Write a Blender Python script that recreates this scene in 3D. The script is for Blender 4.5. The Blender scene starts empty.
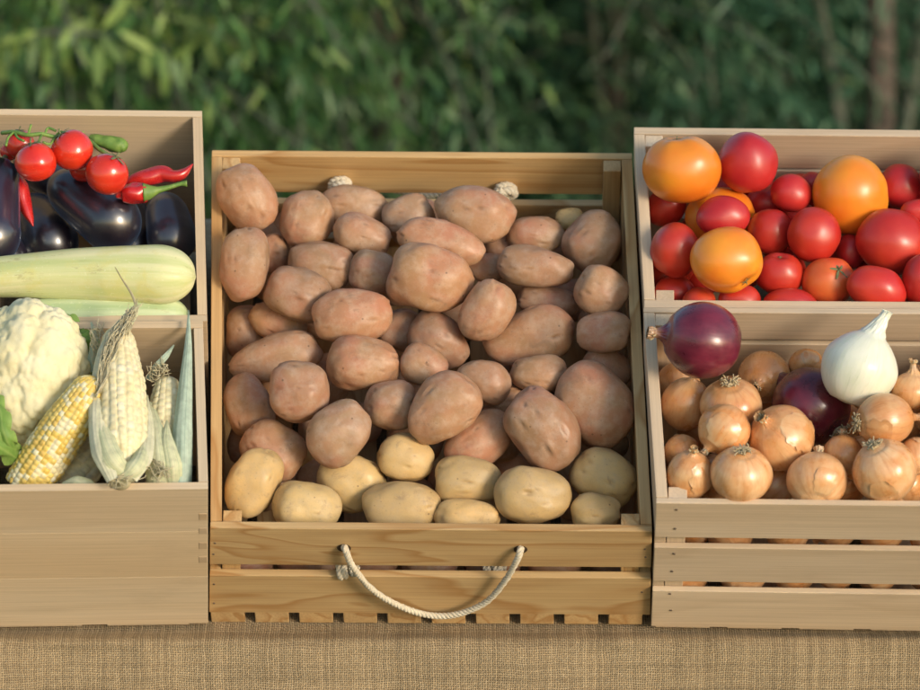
import bpy, bmesh, math, random
import numpy as np
from mathutils import Vector, Matrix, Quaternion, noise
R_ = math.radians
sc = bpy.context.scene
COL = sc.collection

# ------------------------------------------------------------------ camera
PITCH = R_(12.0)
TABLE = 0.75
CAM = Vector((0.0, -(4.0*math.cos(PITCH) - 0.28*math.sin(PITCH)), TABLE + 4.0*math.sin(PITCH) + 0.28*math.cos(PITCH)))
cd = bpy.data.cameras.new('camera'); cam = bpy.data.objects.new('camera', cd); COL.objects.link(cam)
cam.location = CAM; cam.rotation_euler = (math.pi/2 - PITCH, 0, 0)
cd.sensor_width = 36; cd.lens = 36*4000/920.0; cd.clip_end = 400; cd.clip_start = 0.1
cd.dof.use_dof = True; cd.dof.focus_distance = 3.95; cd.dof.aperture_fstop = 5.2
sc.camera = cam
sc.render.resolution_x = 1024; sc.render.resolution_y = 768

# ------------------------------------------------------------------ world + sun
SUN_EL, SUN_AZ = R_(13), R_(40)          # azimuth measured to the right of the camera's back
to_sun = Vector((math.sin(SUN_AZ)*math.cos(SUN_EL), -math.cos(SUN_AZ)*math.cos(SUN_EL), math.sin(SUN_EL)))
w = bpy.data.worlds.new("World"); sc.world = w; w.use_nodes = True
wt = w.node_tree; bg = wt.nodes['Background']
sky = wt.nodes.new('ShaderNodeTexSky'); sky.sky_type = 'NISHITA'; sky.sun_disc = False
sky.air_density = 1.15; sky.dust_density = .8; sky.ozone_density = 1.0; sky.sun_elevation = SUN_EL; sky.sun_rotation = math.atan2(to_sun.x, to_sun.y)
wt.links.new(sky.outputs[0], bg.inputs[0]); bg.inputs[1].default_value = 0.15
sd = bpy.data.lights.new('sun', 'SUN'); sun = bpy.data.objects.new('sun', sd); COL.objects.link(sun)
sd.energy = 1.75; sd.angle = R_(16); sd.color = (1.0, 0.89, 0.74)
sun.rotation_euler = to_sun.to_track_quat('Z', 'Y').to_euler(); sun.location = (3, -4, 4)
sc.view_settings.view_transform = 'Standard'; sc.view_settings.look = 'None'
sc.view_settings.gamma = 1; sc.view_settings.use_curve_mapping = False
sc.view_settings.exposure = 0.60

# ------------------------------------------------------------------ view geometry helpers
RT = Vector((1, 0, 0)); FW = Vector((0, math.cos(PITCH), -math.sin(PITCH))); UP = RT.cross(FW)
def ray(px, py): return (FW*4000 + RT*(px-460) - UP*(py-345)) / 4000.0      # unit depth along axis
def onplane(px, py, p0, n):
    r = ray(px, py); return CAM + r*((p0-CAM).dot(n)/r.dot(n))

# ------------------------------------------------------------------ object helpers
def tag(o, label=None, cat=None, group=None, kind=None):
    if label: o['label'] = label
    if cat: o['category'] = cat
    if group: o['group'] = group
    if kind: o['kind'] = kind
    return o
def empty(name, loc=(0,0,0)):
    o = bpy.data.objects.new(name, None); COL.objects.link(o); o.location = loc; o.empty_display_size = .05
    return o
def link(name, me, mat, parent=None, M=None):
    o = bpy.data.objects.new(name, me); COL.objects.link(o)
    if mat: me.materials.append(mat)
    if parent is not None:
        o.parent = parent
        pm = Matrix.Identity(4); q = parent
        chain = []
        while q is not None: chain.append(q); q = q.parent
        for q in reversed(chain): pm = pm @ q.matrix_basis
        o.matrix_basis = pm.inverted() @ (M or Matrix.Identity(4))
    elif M is not None: o.matrix_basis = M
    return o
def mesh(name, verts, faces, smooth=True, attrs=None, uv=None):
    me = bpy.data.meshes.new(name)
    me.from_pydata([tuple(v) for v in verts], [], faces)
    if smooth: me.polygons.foreach_set('use_smooth', [True]*len(me.polygons))
    if attrs:
        for k, a in attrs.items():
            at = me.attributes.new(k, 'FLOAT', 'POINT'); at.data.foreach_set('value', np.asarray(a, dtype=np.float32))
    if uv is not None:
        l = me.uv_layers.new(name='UVMap'); vi = np.empty(len(me.loops), dtype=np.int32); me.loops.foreach_get('vertex_index', vi)
        l.data.foreach_set('uv', np.asarray(uv, dtype=np.float32)[vi].ravel())
    me.update(); return me
def T(v): return Matrix.Translation(Vector(v))

# ------------------------------------------------------------------ materials
def mat(name):
    m = bpy.data.materials.new(name); m.use_nodes = True
    nt = m.node_tree; b = nt.nodes['Principled BSDF']; return m, nt, b
class N:
    def __init__(s, nt): s.nt = nt
    def n(s, t, **k):
        x = s.nt.nodes.new(t)
        for a, v in k.items():
            if hasattr(x, a): setattr(x, a, v)
        return x
    def l(s, a, b): s.nt.links.new(a, b)
    def val(s, sock, v):
        if hasattr(v, 'is_output') or isinstance(v, bpy.types.NodeSocket): s.l(v, sock)
        else: sock.default_value = v
    def noise(s, vec, scale, detail=4, rough=.55, dist=0):
        x = s.n('ShaderNodeTexNoise'); s.l(vec, x.inputs['Vector']); x.inputs['Scale'].default_value = scale
        x.inputs['Detail'].default_value = detail; x.inputs['Roughness'].default_value = rough; x.inputs['Distortion'].default_value = dist
        return x.outputs['Fac']
    def ramp(s, fac, stops):
        x = s.n('ShaderNodeValToRGB'); s.l(fac, x.inputs[0]); cr = x.color_ramp
        while len(cr.elements) < len(stops): cr.elements.new(.5)
        for e, (p, c) in zip(cr.elements, stops):
            e.position = p; e.color = (c[0], c[1], c[2], 1) if not isinstance(c, (int, float)) else (c, c, c, 1)
        return x.outputs[0]
    def mix(s, fac, a, b, mode='MIX'):
        x = s.n('ShaderNodeMix'); x.data_type = 'RGBA'; x.blend_type = mode
        s.val(x.inputs[0], fac)
        s.val(x.inputs[6], (*a, 1) if isinstance(a, tuple) else a); s.val(x.inputs[7], (*b, 1) if isinstance(b, tuple) else b)
        return x.outputs[2]
    def math(s, op, a, b=0.0, clamp=False):
        x = s.n('ShaderNodeMath'); x.operation = op; x.use_clamp = clamp
        s.val(x.inputs[0], a); s.val(x.inputs[1], b); return x.outputs[0]
    def obj(s, scale=(1,1,1), rnd=True):
        tc = s.n('ShaderNodeTexCoord'); mp = s.n('ShaderNodeMapping'); s.l(tc.outputs['Object'], mp.inputs[0])
        mp.inputs['Scale'].default_value = scale
        if rnd:
            oi = s.n('ShaderNodeObjectInfo'); mu = s.n('ShaderNodeVectorMath'); mu.operation = 'SCALE'
            mu.inputs[0].default_value = (13.1, 7.7, 19.3); s.l(oi.outputs['Random'], mu.inputs['Scale'])
            s.l(mu.outputs[0], mp.inputs['Location'])
        return mp.outputs[0]
    def rand(s): return s.n('ShaderNodeObjectInfo').outputs['Random']
    def attr(s, name): 
        x = s.n('ShaderNodeAttribute'); x.attribute_name = name; return x.outputs['Fac']
    def uv(s, scale=(1,1,1)):
        tc = s.n('ShaderNodeTexCoord'); mp = s.n('ShaderNodeMapping'); s.l(tc.outputs['UV'], mp.inputs[0])
        mp.inputs['Scale'].default_value = scale; return mp.outputs[0]
    def bump(s, b, h, strength=.3, dist=.001):
        x = s.n('ShaderNodeBump'); s.l(h, x.inputs['Height']); x.inputs['Strength'].default_value = strength
        x.inputs['Distance'].default_value = dist; s.l(x.outputs[0], b.inputs['Normal'])

def wood(name, light, dark, ring=.5, scale=1.0, rough=.62, strong=1.0):
    m, nt, b = mat(name); g = N(nt)
    v = g.obj((1.2, 14, 14)); 
    fine = g.noise(g.obj((6, 420, 420)), 1.0, 3, .6)
    warp = g.noise(g.obj((2.2, 11, 11)), 1.0*scale, 3, .5, .4)
    # growth rings: periodic function of the warped cross-grain position
    ringv = g.math('FRACT', g.math('MULTIPLY', warp, 11.0*strong))
    rr = g.ramp(ringv, [(0, 0.0), (.62, .35), (.86, 1.0), (1, 0.0)])
    broad = g.noise(v, .9, 2, .5)
    c0 = g.mix(g.ramp(broad, [(.3, 0.0), (.7, 1.0)]), light, tuple(x*y for x, y in zip(light, (.9, .84, .76))))
    c1 = g.mix(g.math('MULTIPLY', rr, ring), c0, dark)
    c2 = g.mix(g.math('MULTIPLY', g.ramp(fine, [(.35, 1.0), (.6, 0.0)]), .28), c1, tuple(x*.62 for x in dark))
    tint = g.ramp(g.rand(), [(0, (.86, .84, .82)), (.5, (1, .98, .96)), (1, (1.05, 1.0, .93))])
    c3 = g.mix(1.0, c2, tint, 'MULTIPLY')
    dirt = g.ramp(g.noise(g.obj((9, 22, 22)), 1.0, 6, .7), [(.55, 0.0), (.8, 1.0)])
    c4 = g.mix(g.math('MULTIPLY', dirt, .22), c3, (.24, .17, .11))
    g.l(c4, b.inputs['Base Color']); b.inputs['Roughness'].default_value = rough
    b.inputs['Specular IOR Level'].default_value = .35
    g.bump(b, g.math('ADD', fine, g.math('MULTIPLY', rr, .4)), .25, .0006)
    return m
M = {}
M['pale'] = wood('pale_wood', (.68, .56, .425), (.54, .41, .28), .42, .7, .6, .6)
M['pine'] = wood('pine_wood', (.62, .45, .24), (.42, .23, .085), .9, 1.0, .5, .8)
M['pinkwood'] = wood('poplar_wood', (.65, .54, .40), (.53, .42, .29), .25, .8, .6, .5)

def burlap():
    m, nt, b = mat('burlap'); g = N(nt)
    tc = g.n('ShaderNodeTexCoord'); uv = tc.outputs['UV']          # uv in metres
    sep = g.n('ShaderNodeSeparateXYZ')
    # wobbly thread positions
    wob = g.n('ShaderNodeTexNoise'); wob.inputs['Scale'].default_value = 38; wob.inputs['Detail'].default_value = 2; g.l(uv, wob.inputs['Vector'])
    mul = g.n('ShaderNodeVectorMath'); mul.operation = 'MULTIPLY_ADD'; g.l(wob.outputs['Color'], mul.inputs[0])
    mul.inputs[1].default_value = (.0050, .0050, 0); g.l(uv, mul.inputs[2]); g.l(mul.outputs[0], sep.inputs[0])
    P = 1/.0023
    def thread(s):
        x = g.math('FRACT', g.math('MULTIPLY', s, P)); return g.math('SINE', g.math('MULTIPLY', x, math.pi))
    def tid(s, seed):
        x = g.math('FLOOR', g.math('MULTIPLY', s, P)); wn = g.n('ShaderNodeTexWhiteNoise'); wn.noise_dimensions = '1D'
        g.l(g.math('ADD', x, seed), wn.inputs['W']); return wn.outputs['Value']
    u, v = sep.outputs[0], sep.outputs[1]
    tu, tv = thread(u), thread(v)
    chk = g.math('FRACT', g.math('MULTIPLY', g.math('ADD', g.math('FLOOR', g.math('MULTIPLY', u, P)), g.math('FLOOR', g.math('MULTIPLY', v, P))), .5))
    over = g.math('GREATER_THAN', chk, .25)
    h = g.math('MAXIMUM', g.math('MULTIPLY', tu, g.math('ADD', g.math('MULTIPLY', over, .35), .65)), g.math('MULTIPLY', tv, g.math('SUBTRACT', 1.0, g.math('MULTIPLY', over, .35))))
    fib = g.noise(g.uv((900, 160, 1)), 1.0, 4, .7); fib2 = g.noise(g.uv((140, 1000, 1)), 1.0, 4, .7)
    slub = g.noise(g.uv((60, 9, 1)), 1.0, 3, .6); slub2 = g.noise(g.uv((7, 70, 1)), 1.0, 3, .6)
    base = g.ramp(g.math('MULTIPLY', g.math('ADD', fib, fib2), .5), [(.3, (.22, .155, .090)), (.52, (.38, .29, .178)), (.72, (.54, .435, .295))])
    thr = g.math('ADD', g.math('MULTIPLY', tid(u, 3.0), .65), g.math('MULTIPLY', tid(v, 91.0), .35))
    base = g.mix(1.0, base, g.ramp(thr, [(0, .74), (.5, 1.0), (1, 1.20)]), 'MULTIPLY')
    base = g.mix(1.0, base, g.ramp(g.math('MULTIPLY', g.math('ADD', slub, slub2), .5), [(.35, .84), (.5, 1.0), (.68, 1.12)]), 'MULTIPLY')
    gap = g.ramp(h, [(.25, (.30, .26, .22)), (.62, (1.0, 1.0, 1.0))])
    base = g.mix(1.0, base, gap, 'MULTIPLY')
    g.l(base, b.inputs['Base Color']); b.inputs['Roughness'].default_value = .95; b.inputs['Specular IOR Level'].default_value = .1
    hh = g.math('ADD', h, g.math('MULTIPLY', fib, .5)); g.bump(b, hh, .8, .0012)
    return m
M['burlap'] = burlap()

def potato_mat(name, base, mid, flush, dust):
    m, nt, b = mat(name); g = N(nt)
    big = g.noise(g.obj((1,1,1)), 26, 3, .5, .3); med = g.noise(g.obj(), 95, 5, .65); fin = g.noise(g.obj(), 520, 4, .7)
    c = g.mix(g.ramp(big, [(.38, 0.0), (.64, 1.0)]), base, mid)
    c = g.mix(g.math('MULTIPLY', g.ramp(g.noise(g.obj((1,1,1.4)), 17, 2, .5, .5), [(.48, 0.0), (.68, 1.0)]), .75), c, flush)
    c = g.mix(g.math('MULTIPLY', g.ramp(med, [(.44, 0.0), (.66, 1.0)]), .55), c, dust)
    c = g.mix(1.0, c, g.ramp(g.rand(), [(0, (.86, .84, .86)), (.35, (1.0, .97, .95)), (.7, (1.06, .98, .9)), (1, (.94, .98, 1.02))]), 'MULTIPLY')
    # scurf and lenticels
    vo = g.n('ShaderNodeTexVoronoi'); vo.inputs['Scale'].default_value = 210; g.l(g.obj(), vo.inputs['Vector'])
    sp = g.ramp(vo.outputs['Distance'], [(.10, 1.0), (.22, 0.0)])
    c = g.mix(g.math('MULTIPLY', g.math('MULTIPLY', sp, g.ramp(med, [(.45, 0.0), (.6, 1.0)])), .5), c, tuple(x*.55 for x in base))
    c = g.mix(g.math('MULTIPLY', g.ramp(fin, [(.3, 1.0), (.5, 0.0)]), .18), c, tuple(x*.6 for x in base))
    soil = g.noise(g.obj(), 44, 8, .78, .6)          # dried soil and scuffs stuck to the skin
    c = g.mix(g.math('MULTIPLY', g.ramp(soil, [(.56, 0.0), (.66, 1.0)]), .42), c, (.23, .15, .095))
    vs = g.n('ShaderNodeTexVoronoi'); vs.inputs['Scale'].default_value = 62; g.l(g.obj(), vs.inputs['Vector'])
    c = g.mix(g.math('MULTIPLY', g.ramp(vs.outputs['Distance'], [(.045, 1.0), (.085, 0.0)]), .7), c, (.13, .075, .045))
    c = g.mix(g.math('MULTIPLY', g.attr('eye'), .62), c, (.12, .065, .04))
    g.l(c, b.inputs['Base Color'])
    g.l(g.ramp(big, [(.3, .36), (.7, .55)]), b.inputs['Roughness']); b.inputs['Specular IOR Level'].default_value = .42
    b.inputs['Subsurface Weight'].default_value = .06; b.inputs['Subsurface Radius'].default_value = (.006, .003, .001); b.inputs['Subsurface Scale'].default_value = 1
    g.bump(b, g.math('ADD', g.math('MULTIPLY', med, .9), g.math('MULTIPLY', fin, .35)), .4, .0010)
    return m
M['potP'] = potato_mat('pink_potato_skin', (.44, .238, .138), (.38, .230, .125), (.44, .195, .128), (.50, .365, .27))
M['potY'] = potato_mat('yellow_potato_skin', (.60, .42, .185), (.56, .40, .19), (.64, .45, .20), (.50, .38, .22))

def gloss(name, c0, c1, rough=.22, coat=.4, sss=.1, rad=(.012,.003,.001), nscale=22, speck=None, tint=.08, coatr=.27):
    m, nt, b = mat(name); g = N(nt)
    n = g.noise(g.obj(), nscale, 3, .5, .3)
    c = g.mix(g.ramp(n, [(.35, 0.0), (.68, 1.0)]), c0, c1)
    c = g.mix(1.0, c, g.ramp(g.rand(), [(0, 1-tint*1.5), (1, 1+tint)]), 'MULTIPLY')
    if speck:
        f = g.noise(g.obj(), 480, 3, .6); c = g.mix(g.math('MULTIPLY', g.ramp(f, [(.6, 0.0), (.72, 1.0)]), .35), c, speck)
        f2 = g.noise(g.obj(), 60, 5, .7); c = g.mix(g.math('MULTIPLY', g.ramp(f2, [(.60, 0.0), (.75, 1.0)]), .25), c, speck)
    g.l(c, b.inputs['Base Color']); 
    g.l(g.ramp(g.noise(g.obj(), 70, 5, .7), [(.35, rough), (.75, rough+.16)]), b.inputs['Roughness'])
    b.inputs['Coat Weight'].default_value = coat; b.inputs['Coat Roughness'].default_value = coatr
    b.inputs['Subsurface Weight'].default_value = sss; b.inputs['Subsurface Radius'].default_value = rad; b.inputs['Subsurface Scale'].default_value = 1
    g.bump(b, g.noise(g.obj(), 140, 3, .6), .08, .0008)
    return m
M['tomR'] = gloss('red_tomato_skin', (.50, .022, .018), (.60, .045, .018), .36, .35, .12)
M['tomC'] = gloss('crimson_tomato_skin', (.44, .014, .020), (.54, .03, .025), .38, .3, .12)
M['tomRO'] = gloss('ripening_tomato_skin', (.62, .055, .02), (.66, .15, .03), .38, .3, .12)
M['tomO'] = gloss('orange_tomato_skin', (.76, .18, .015), (.82, .31, .025), .28, .3, .15, (.012, .006, .001), 16)
M['cherry'] = gloss('cherry_tomato_skin', (.62, .022, .012), (.70, .045, .015), .16, .6, .15, (.008,.002,.001), 30)
M['chili'] = gloss('red_chili_skin', (.52, .012, .018), (.60, .03, .02), .22, .5, .08, (.006,.002,.001), 40)
M['egg'] = gloss('aubergine_skin', (.012, .008, .016), (.024, .010, .022), .30, 1.0, 0, (.001,)*3, 14, None, .3, .20)
M['egg'].node_tree.nodes['Principled BSDF'].inputs['Specular IOR Level'].default_value = 1.0
_e = M['egg'].node_tree.nodes['Principled BSDF']; _e.inputs['Sheen Weight'].default_value = .30; _e.inputs['Sheen Roughness'].default_value = .45; _e.inputs['Sheen Tint'].default_value = (.26, .48, .85, 1)  # blue sheen tint stands in for sky reflected on the skin
M_sq1 = gloss('pale_squash_skin', (.68, .64, .34), (.60, .60, .27), .36, .15, .08, (.006,.006,.002), 18, (.40, .36, .14))
M_sq2 = gloss('green_squash_skin', (.58, .64, .38), (.50, .58, .33), .36, .15, .08, (.006,.006,.002), 18, (.34, .36, .16))
M['green'] = gloss('green_stem', (.12, .24, .04), (.22, .34, .07), .5, 0, .05, (.003,)*3, 120, (.30, .26, .10))
M['drygreen'] = gloss('dull_green_calyx', (.13, .16, .06), (.20, .19, .09), .65, 0, 0, (.001,)*3, 150, (.28, .24, .13))
M['whiteon'] = gloss('white_onion_skin', (.78, .79, .70), (.72, .75, .60), .30, .25, .18, (.01,.01,.006), 14, None, .03)
M['curd'] = gloss('cauliflower_curd', (.78, .73, .50), (.76, .68, .40), .7, 0, .15, (.006,.005,.003), 30, (.55, .42, .20), .02)

def onion_mat(name, a, bcol, line, rough=.3, coat=.25):
    m, nt, b = mat(name); g = N(nt)
    uvn = g.uv((1, 1, 1))
    n1 = g.noise(g.uv((26, 1.1, 1)), 1.0, 4, .6); n2 = g.noise(g.uv((90, 1.6, 1)), 1.0, 3, .6); n3 = g.noise(g.obj(), 40, 4, .6)
    c = g.mix(g.ramp(n3, [(.38, 0.0), (.65, 1.0)]), a, bcol)
    c = g.mix(g.math('MULTIPLY', g.ramp(n1, [(.48, 0.0), (.74, 1.0)]), .6), c, line)
    c = g.mix(g.math('MULTIPLY', g.ramp(n2, [(.58, 0.0), (.70, 1.0)]), .32), c, tuple(x*.7 for x in line))
    c = g.mix(g.attr('dry'), c, (.40, .27, .15))
    c = g.mix(1.0, c, g.ramp(g.rand(), [(0, (.84, .74, .66)), (.35, (1, .94, .88)), (.7, (1, 1, 1)), (1, (1.05, 1.10, 1.22))]), 'MULTIPLY')
    g.l(c, b.inputs['Base Color']); g.l(g.ramp(n3, [(.3, rough), (.7, rough+.2)]), b.inputs['Roughness'])
    b.inputs['Coat Weight'].default_value = coat; b.inputs['Coat Roughness'].default_value = .25
    b.inputs['Subsurface Weight'].default_value = .06; b.inputs['Subsurface Radius'].default_value = (.006, .003, .001); b.inputs['Subsurface Scale'].default_value = 1
    g.bump(b, g.math('ADD', n1, n2), .25, .0008)
    return m
M['onY'] = onion_mat('yellow_onion_skin', (.68, .32, .115), (.76, .49, .26), (.52, .19, .055), .22, .5)
M['onR'] = onion_mat('red_onion_skin', (.085, .008, .024), (.17, .015, .040), (.19, .035, .06), .22, .6)
M['whiteon'] = onion_mat('white_onion_skin_veined', (.78, .79, .68), (.74, .76, .62), (.60, .66, .46), .28, .3)
M['roots'] = gloss('dry_roots', (.42, .33, .19), (.52, .43, .28), .85, 0, 0, (.001,)*3, 200)

def squash_mat(name, a, b2, c3):
    m, nt, b = mat(name); g = N(nt)
    st = g.noise(g.uv((9, 1.2, 1)), 1.0, 4, .6, .3); mo = g.noise(g.obj(), 34, 5, .65, .3); sp = g.noise(g.obj(), 330, 3, .6)
    c = g.mix(g.ramp(st, [(.40, 0.0), (.60, 1.0)]), a, b2)
    c = g.mix(g.math('MULTIPLY', g.ramp(mo, [(.50, 0.0), (.68, 1.0)]), .7), c, c3)
    c = g.mix(g.math('MULTIPLY', g.ramp(sp, [(.62, 0.0), (.70, 1.0)]), .3), c, (.80, .80, .58))
    sc_ = g.noise(g.obj((.3, 1, 1)), 90, 6, .8); c = g.mix(g.math('MULTIPLY', g.ramp(sc_, [(.58, 0.0), (.66, 1.0)]), .6), c, (.36, .32, .14))
    g.l(c, b.inputs['Base Color']); g.l(g.ramp(mo, [(.3, .34), (.7, .5)]), b.inputs['Roughness'])
    b.inputs['Subsurface Weight'].default_value = .08; b.inputs['Subsurface Radius'].default_value = (.006, .006, .002); b.inputs['Subsurface Scale'].default_value = 1
    g.bump(b, g.math('ADD', st, g.math('MULTIPLY', mo, .5)), .35, .0025)
    return m
M['squash'] = squash_mat('pale_squash', (.70, .68, .40), (.52, .57, .25), (.62, .58, .20))
M['squash2'] = squash_mat('green_squash', (.60, .66, .42), (.40, .51, .27), (.50, .57, .26))
def attr_mat(name, stops, rough=.5, bumpn=None, att='tint', trans=0.0, spec=.3, sss=0.0):
    m, nt, b = mat(name); g = N(nt)
    c = g.ramp(g.attr(att), stops)
    n = g.noise(g.obj(rnd=False), bumpn or 60, 4, .6)
    c = g.mix(1.0, c, g.ramp(n, [(.3, .82), (.7, 1.12)]), 'MULTIPLY')
    g.l(c, b.inputs['Base Color']); b.inputs['Roughness'].default_value = rough; b.inputs['Specular IOR Level'].default_value = spec
    if sss: b.inputs['Subsurface Weight'].default_value = sss; b.inputs['Subsurface Radius'].default_value = (.004,.003,.001); b.inputs['Subsurface Scale'].default_value = 1
    if trans:
        tr = g.n('ShaderNodeBsdfTranslucent'); g.l(c, tr.inputs[0]); mx = g.n('ShaderNodeMixShader'); mx.inputs[0].default_value = trans
        out = nt.nodes['Material Output']; g.l(b.outputs[0], mx.inputs[1]); g.l(tr.outputs[0], mx.inputs[2]); g.l(mx.outputs[0], out.inputs[0])
    return m
M['kernelY'] = attr_mat('bicolour_kernels', [(0, (.80, .74, .52)), (.3, (.80, .70, .40)), (.42, (.78, .60, .20)), (.8, (.76, .53, .12)), (1, (.66, .46, .18))], .34, 200, sss=.15)
M['kernelW'] = attr_mat('white_kernels', [(0, (.76, .70, .46)), (.5, (.72, .62, .36)), (1, (.80, .76, .58))], .38, 200, sss=.15)
M['husk'] = attr_mat('corn_husk', [(0, (.62, .66, .40)), (.5, (.74, .73, .50)), (1, (.50, .58, .34))], .55, 140, trans=.25)
M['huskpale'] = attr_mat('pale_dry_husk', [(0, (.72, .70, .48)), (.5, (.80, .78, .60)), (1, (.62, .64, .42))], .55, 140, trans=.3)
M['huskblue'] = attr_mat('blue_green_husk', [(0, (.40, .52, .42)), (.5, (.54, .64, .52)), (1, (.30, .43, .34))], .5, 140, trans=.2)
M['silk'] = attr_mat('corn_silk', [(0, (.55, .48, .30)), (.6, (.70, .64, .44)), (1, (.42, .33, .19))], .7, 90, trans=.2)
M['leafy'] = attr_mat('cauliflower_leaf', [(0, (.16, .32, .06)), (1, (.30, .44, .12))], .5, 70, trans=.25)
M['twig'] = gloss('grey_green_twigs', (.10, .12, .085), (.19, .20, .15), .8, 0, 0, (.001,)*3, 30)
M['rope'] = attr_mat('cotton_rope', [(0, (.56, .49, .37)), (1, (.68, .62, .50))], .9, 900)
M['nail'] = gloss('nail_steel', (.16, .12, .09), (.24, .19, .15), .5, 0, 0)
M['nail'].node_tree.nodes['Principled BSDF'].inputs['Metallic'].default_value = .6
M['hole_shade'] = gloss('shaded_hole_disc', (.07, .04, .02), (.05, .03, .015), .9, 0, 0)  # near-black brown paints the shade inside the rope holes
M['bark'] = gloss('bark', (.075, .060, .048), (.13, .10, .078), .9, 0, 0, (.001,)*3, 30)
LEAF = {
 'mid': attr_mat('mid_green_leaves', [(0, (.040, .10, .045)), (.6, (.085, .175, .075)), (1, (.22, .32, .15))], .45, 3, trans=.3, spec=.5),
 'fresh': attr_mat('fresh_leaves', [(0, (.040, .12, .035)), (.6, (.10, .22, .06)), (1, (.34, .45, .12))], .45, 3, trans=.35, spec=.5),
 'blue': attr_mat('dusky_leaves', [(0, (.028, .085, .042)), (.6, (.062, .155, .078)), (1, (.19, .31, .18))], .5, 3, trans=.25, spec=.5),
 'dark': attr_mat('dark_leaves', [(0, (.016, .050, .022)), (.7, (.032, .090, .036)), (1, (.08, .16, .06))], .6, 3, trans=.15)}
def ground_mat():
    m, nt, b = mat('grass_ground'); g = N(nt)
    c = g.ramp(g.noise(g.obj(rnd=False), 3, 8, .7), [(.3, (.03, .05, .012)), (.6, (.06, .10, .025)), (.8, (.11, .10, .05))])
    g.l(c, b.inputs['Base Color']); b.inputs['Roughness'].default_value = .95; g.bump(b, g.noise(g.obj(rnd=False), 60, 6, .8), 1, .03)
    return m

# ------------------------------------------------------------------ ground, table cloth
gm = mesh('ground', [(-150, -150, 0), (150, -150, 0), (150, 150, 0), (-150, 150, 0)], [(0, 1, 2, 3)], False)
tag(link('ground', gm, ground_mat()), kind='structure')

TILT = R_(42)
def burlap_cloth():
    prof = []                                   # (y, z) from the front hem up over the table, up the display slope, down the back
    z = .03
    while z < TABLE-.03: prof.append((-.034, z)); z += .03
    for k in range(7):
        a = k/6*math.pi/2; prof.append((-.034+.012*(1-math.cos(a)), TABLE-.018+.012*math.sin(a)))
    prof += [(-.014, TABLE-.006), (-.004, TABLE-.006)]
    L = 0.0
    while L < .5:
        L += .04; prof.append((.008+L*math.cos(TILT), TABLE-.012+L*math.sin(TILT)))
    y1, z1 = prof[-1]
    prof += [(y1+.03, z1), (y1+.04, z1-.02)]
    zz = z1-.06
    while zz > .03: prof.append((y1+.045, zz)); zz -= .06
    prof.append((y1+.045, .03))
    arc = [0.0]
    for a, b in zip(prof, prof[1:]): arc.append(arc[-1]+math.hypot(b[0]-a[0], b[1]-a[1]))
    V, F, UVs = [], [], []
    nx = 260; W = 1.3
    for i in range(nx+1):
        x = -W + 2*W*i/nx
        for (y, z), s in zip(prof, arc):
            dy = 0
            if y < -.033:                                   # soft hanging folds
                k = min(1, (TABLE-z)/.35)
                dy = -k*(.010*math.sin(x*9+1.3)+.006*math.sin(x*23)) - .007*noise.noise(Vector((x*9, z*7, 0))) - .0035*math.exp(-((x+.02+.05*(z-.7))/.012)**2) - .003*noise.noise(Vector((x*30, z*16, 4)))
            V.append((x, y+dy, z + (.0015*noise.noise(Vector((x*20, s*14, 3))) if y > -.05 and y < 0 else 0))); UVs.append((x, s))
    n = len(prof)
    for i in range(nx):
        for j in range(n-1): F.append((i*n+j, (i+1)*n+j, (i+1)*n+j+1, i*n+j+1))
    o = link('burlap_tablecloth', mesh('burlap_tablecloth', V, F, True, uv=UVs), M['burlap'])
    tag(o, 'coarse tan burlap cloth hanging over the front of the table under the crates', 'tablecloth')
burlap_cloth()

# ------------------------------------------------------------------ boards and crates
BEV = [.0009]
def board(name, P, th, m, root, length_axis=0, bev=None):
    bev = bev or BEV[0]
    """P: four corners of the outer face (around); th: thickness vector. local x = grain direction."""
    P = [Vector(p) for p in P]
    ex = (P[1]-P[0]+P[2]-P[3]) if length_axis == 0 else (P[3]-P[0]+P[2]-P[1]); ex.normalize()
    ez = Vector(th).normalized(); ez = (ez - ex*ez.dot(ex)).normalized(); ey = ez.cross(ex)
    c = sum(P, Vector())/4 + Vector(th)/2
    Mx = Matrix((ex, ey, ez)).transposed().to_4x4(); Mx.translation = c
    inv = Mx.inverted()
    bm = bmesh.new()
    lo = [bm.verts.new(inv @ p) for p in P]; hi = [bm.verts.new(inv @ (p+Vector(th))) for p in P]
    bm.faces.new(lo); bm.faces.new(hi[::-1])
    for i in range(4): bm.faces.new((lo[i], hi[i], hi[(i+1) % 4], lo[(i+1) % 4]))
    bmesh.ops.recalc_face_normals(bm, faces=bm.faces)
    bmesh.ops.bevel(bm, geom=bm.edges[:], offset=bev, segments=2, affect='EDGES', profile=.6)
    me = bpy.data.meshes.new(name); bm.to_mesh(me); bm.free()
    return link(name, me, m, root, Mx)
def lerp(a, b, t): return a + (b-a)*t

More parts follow.
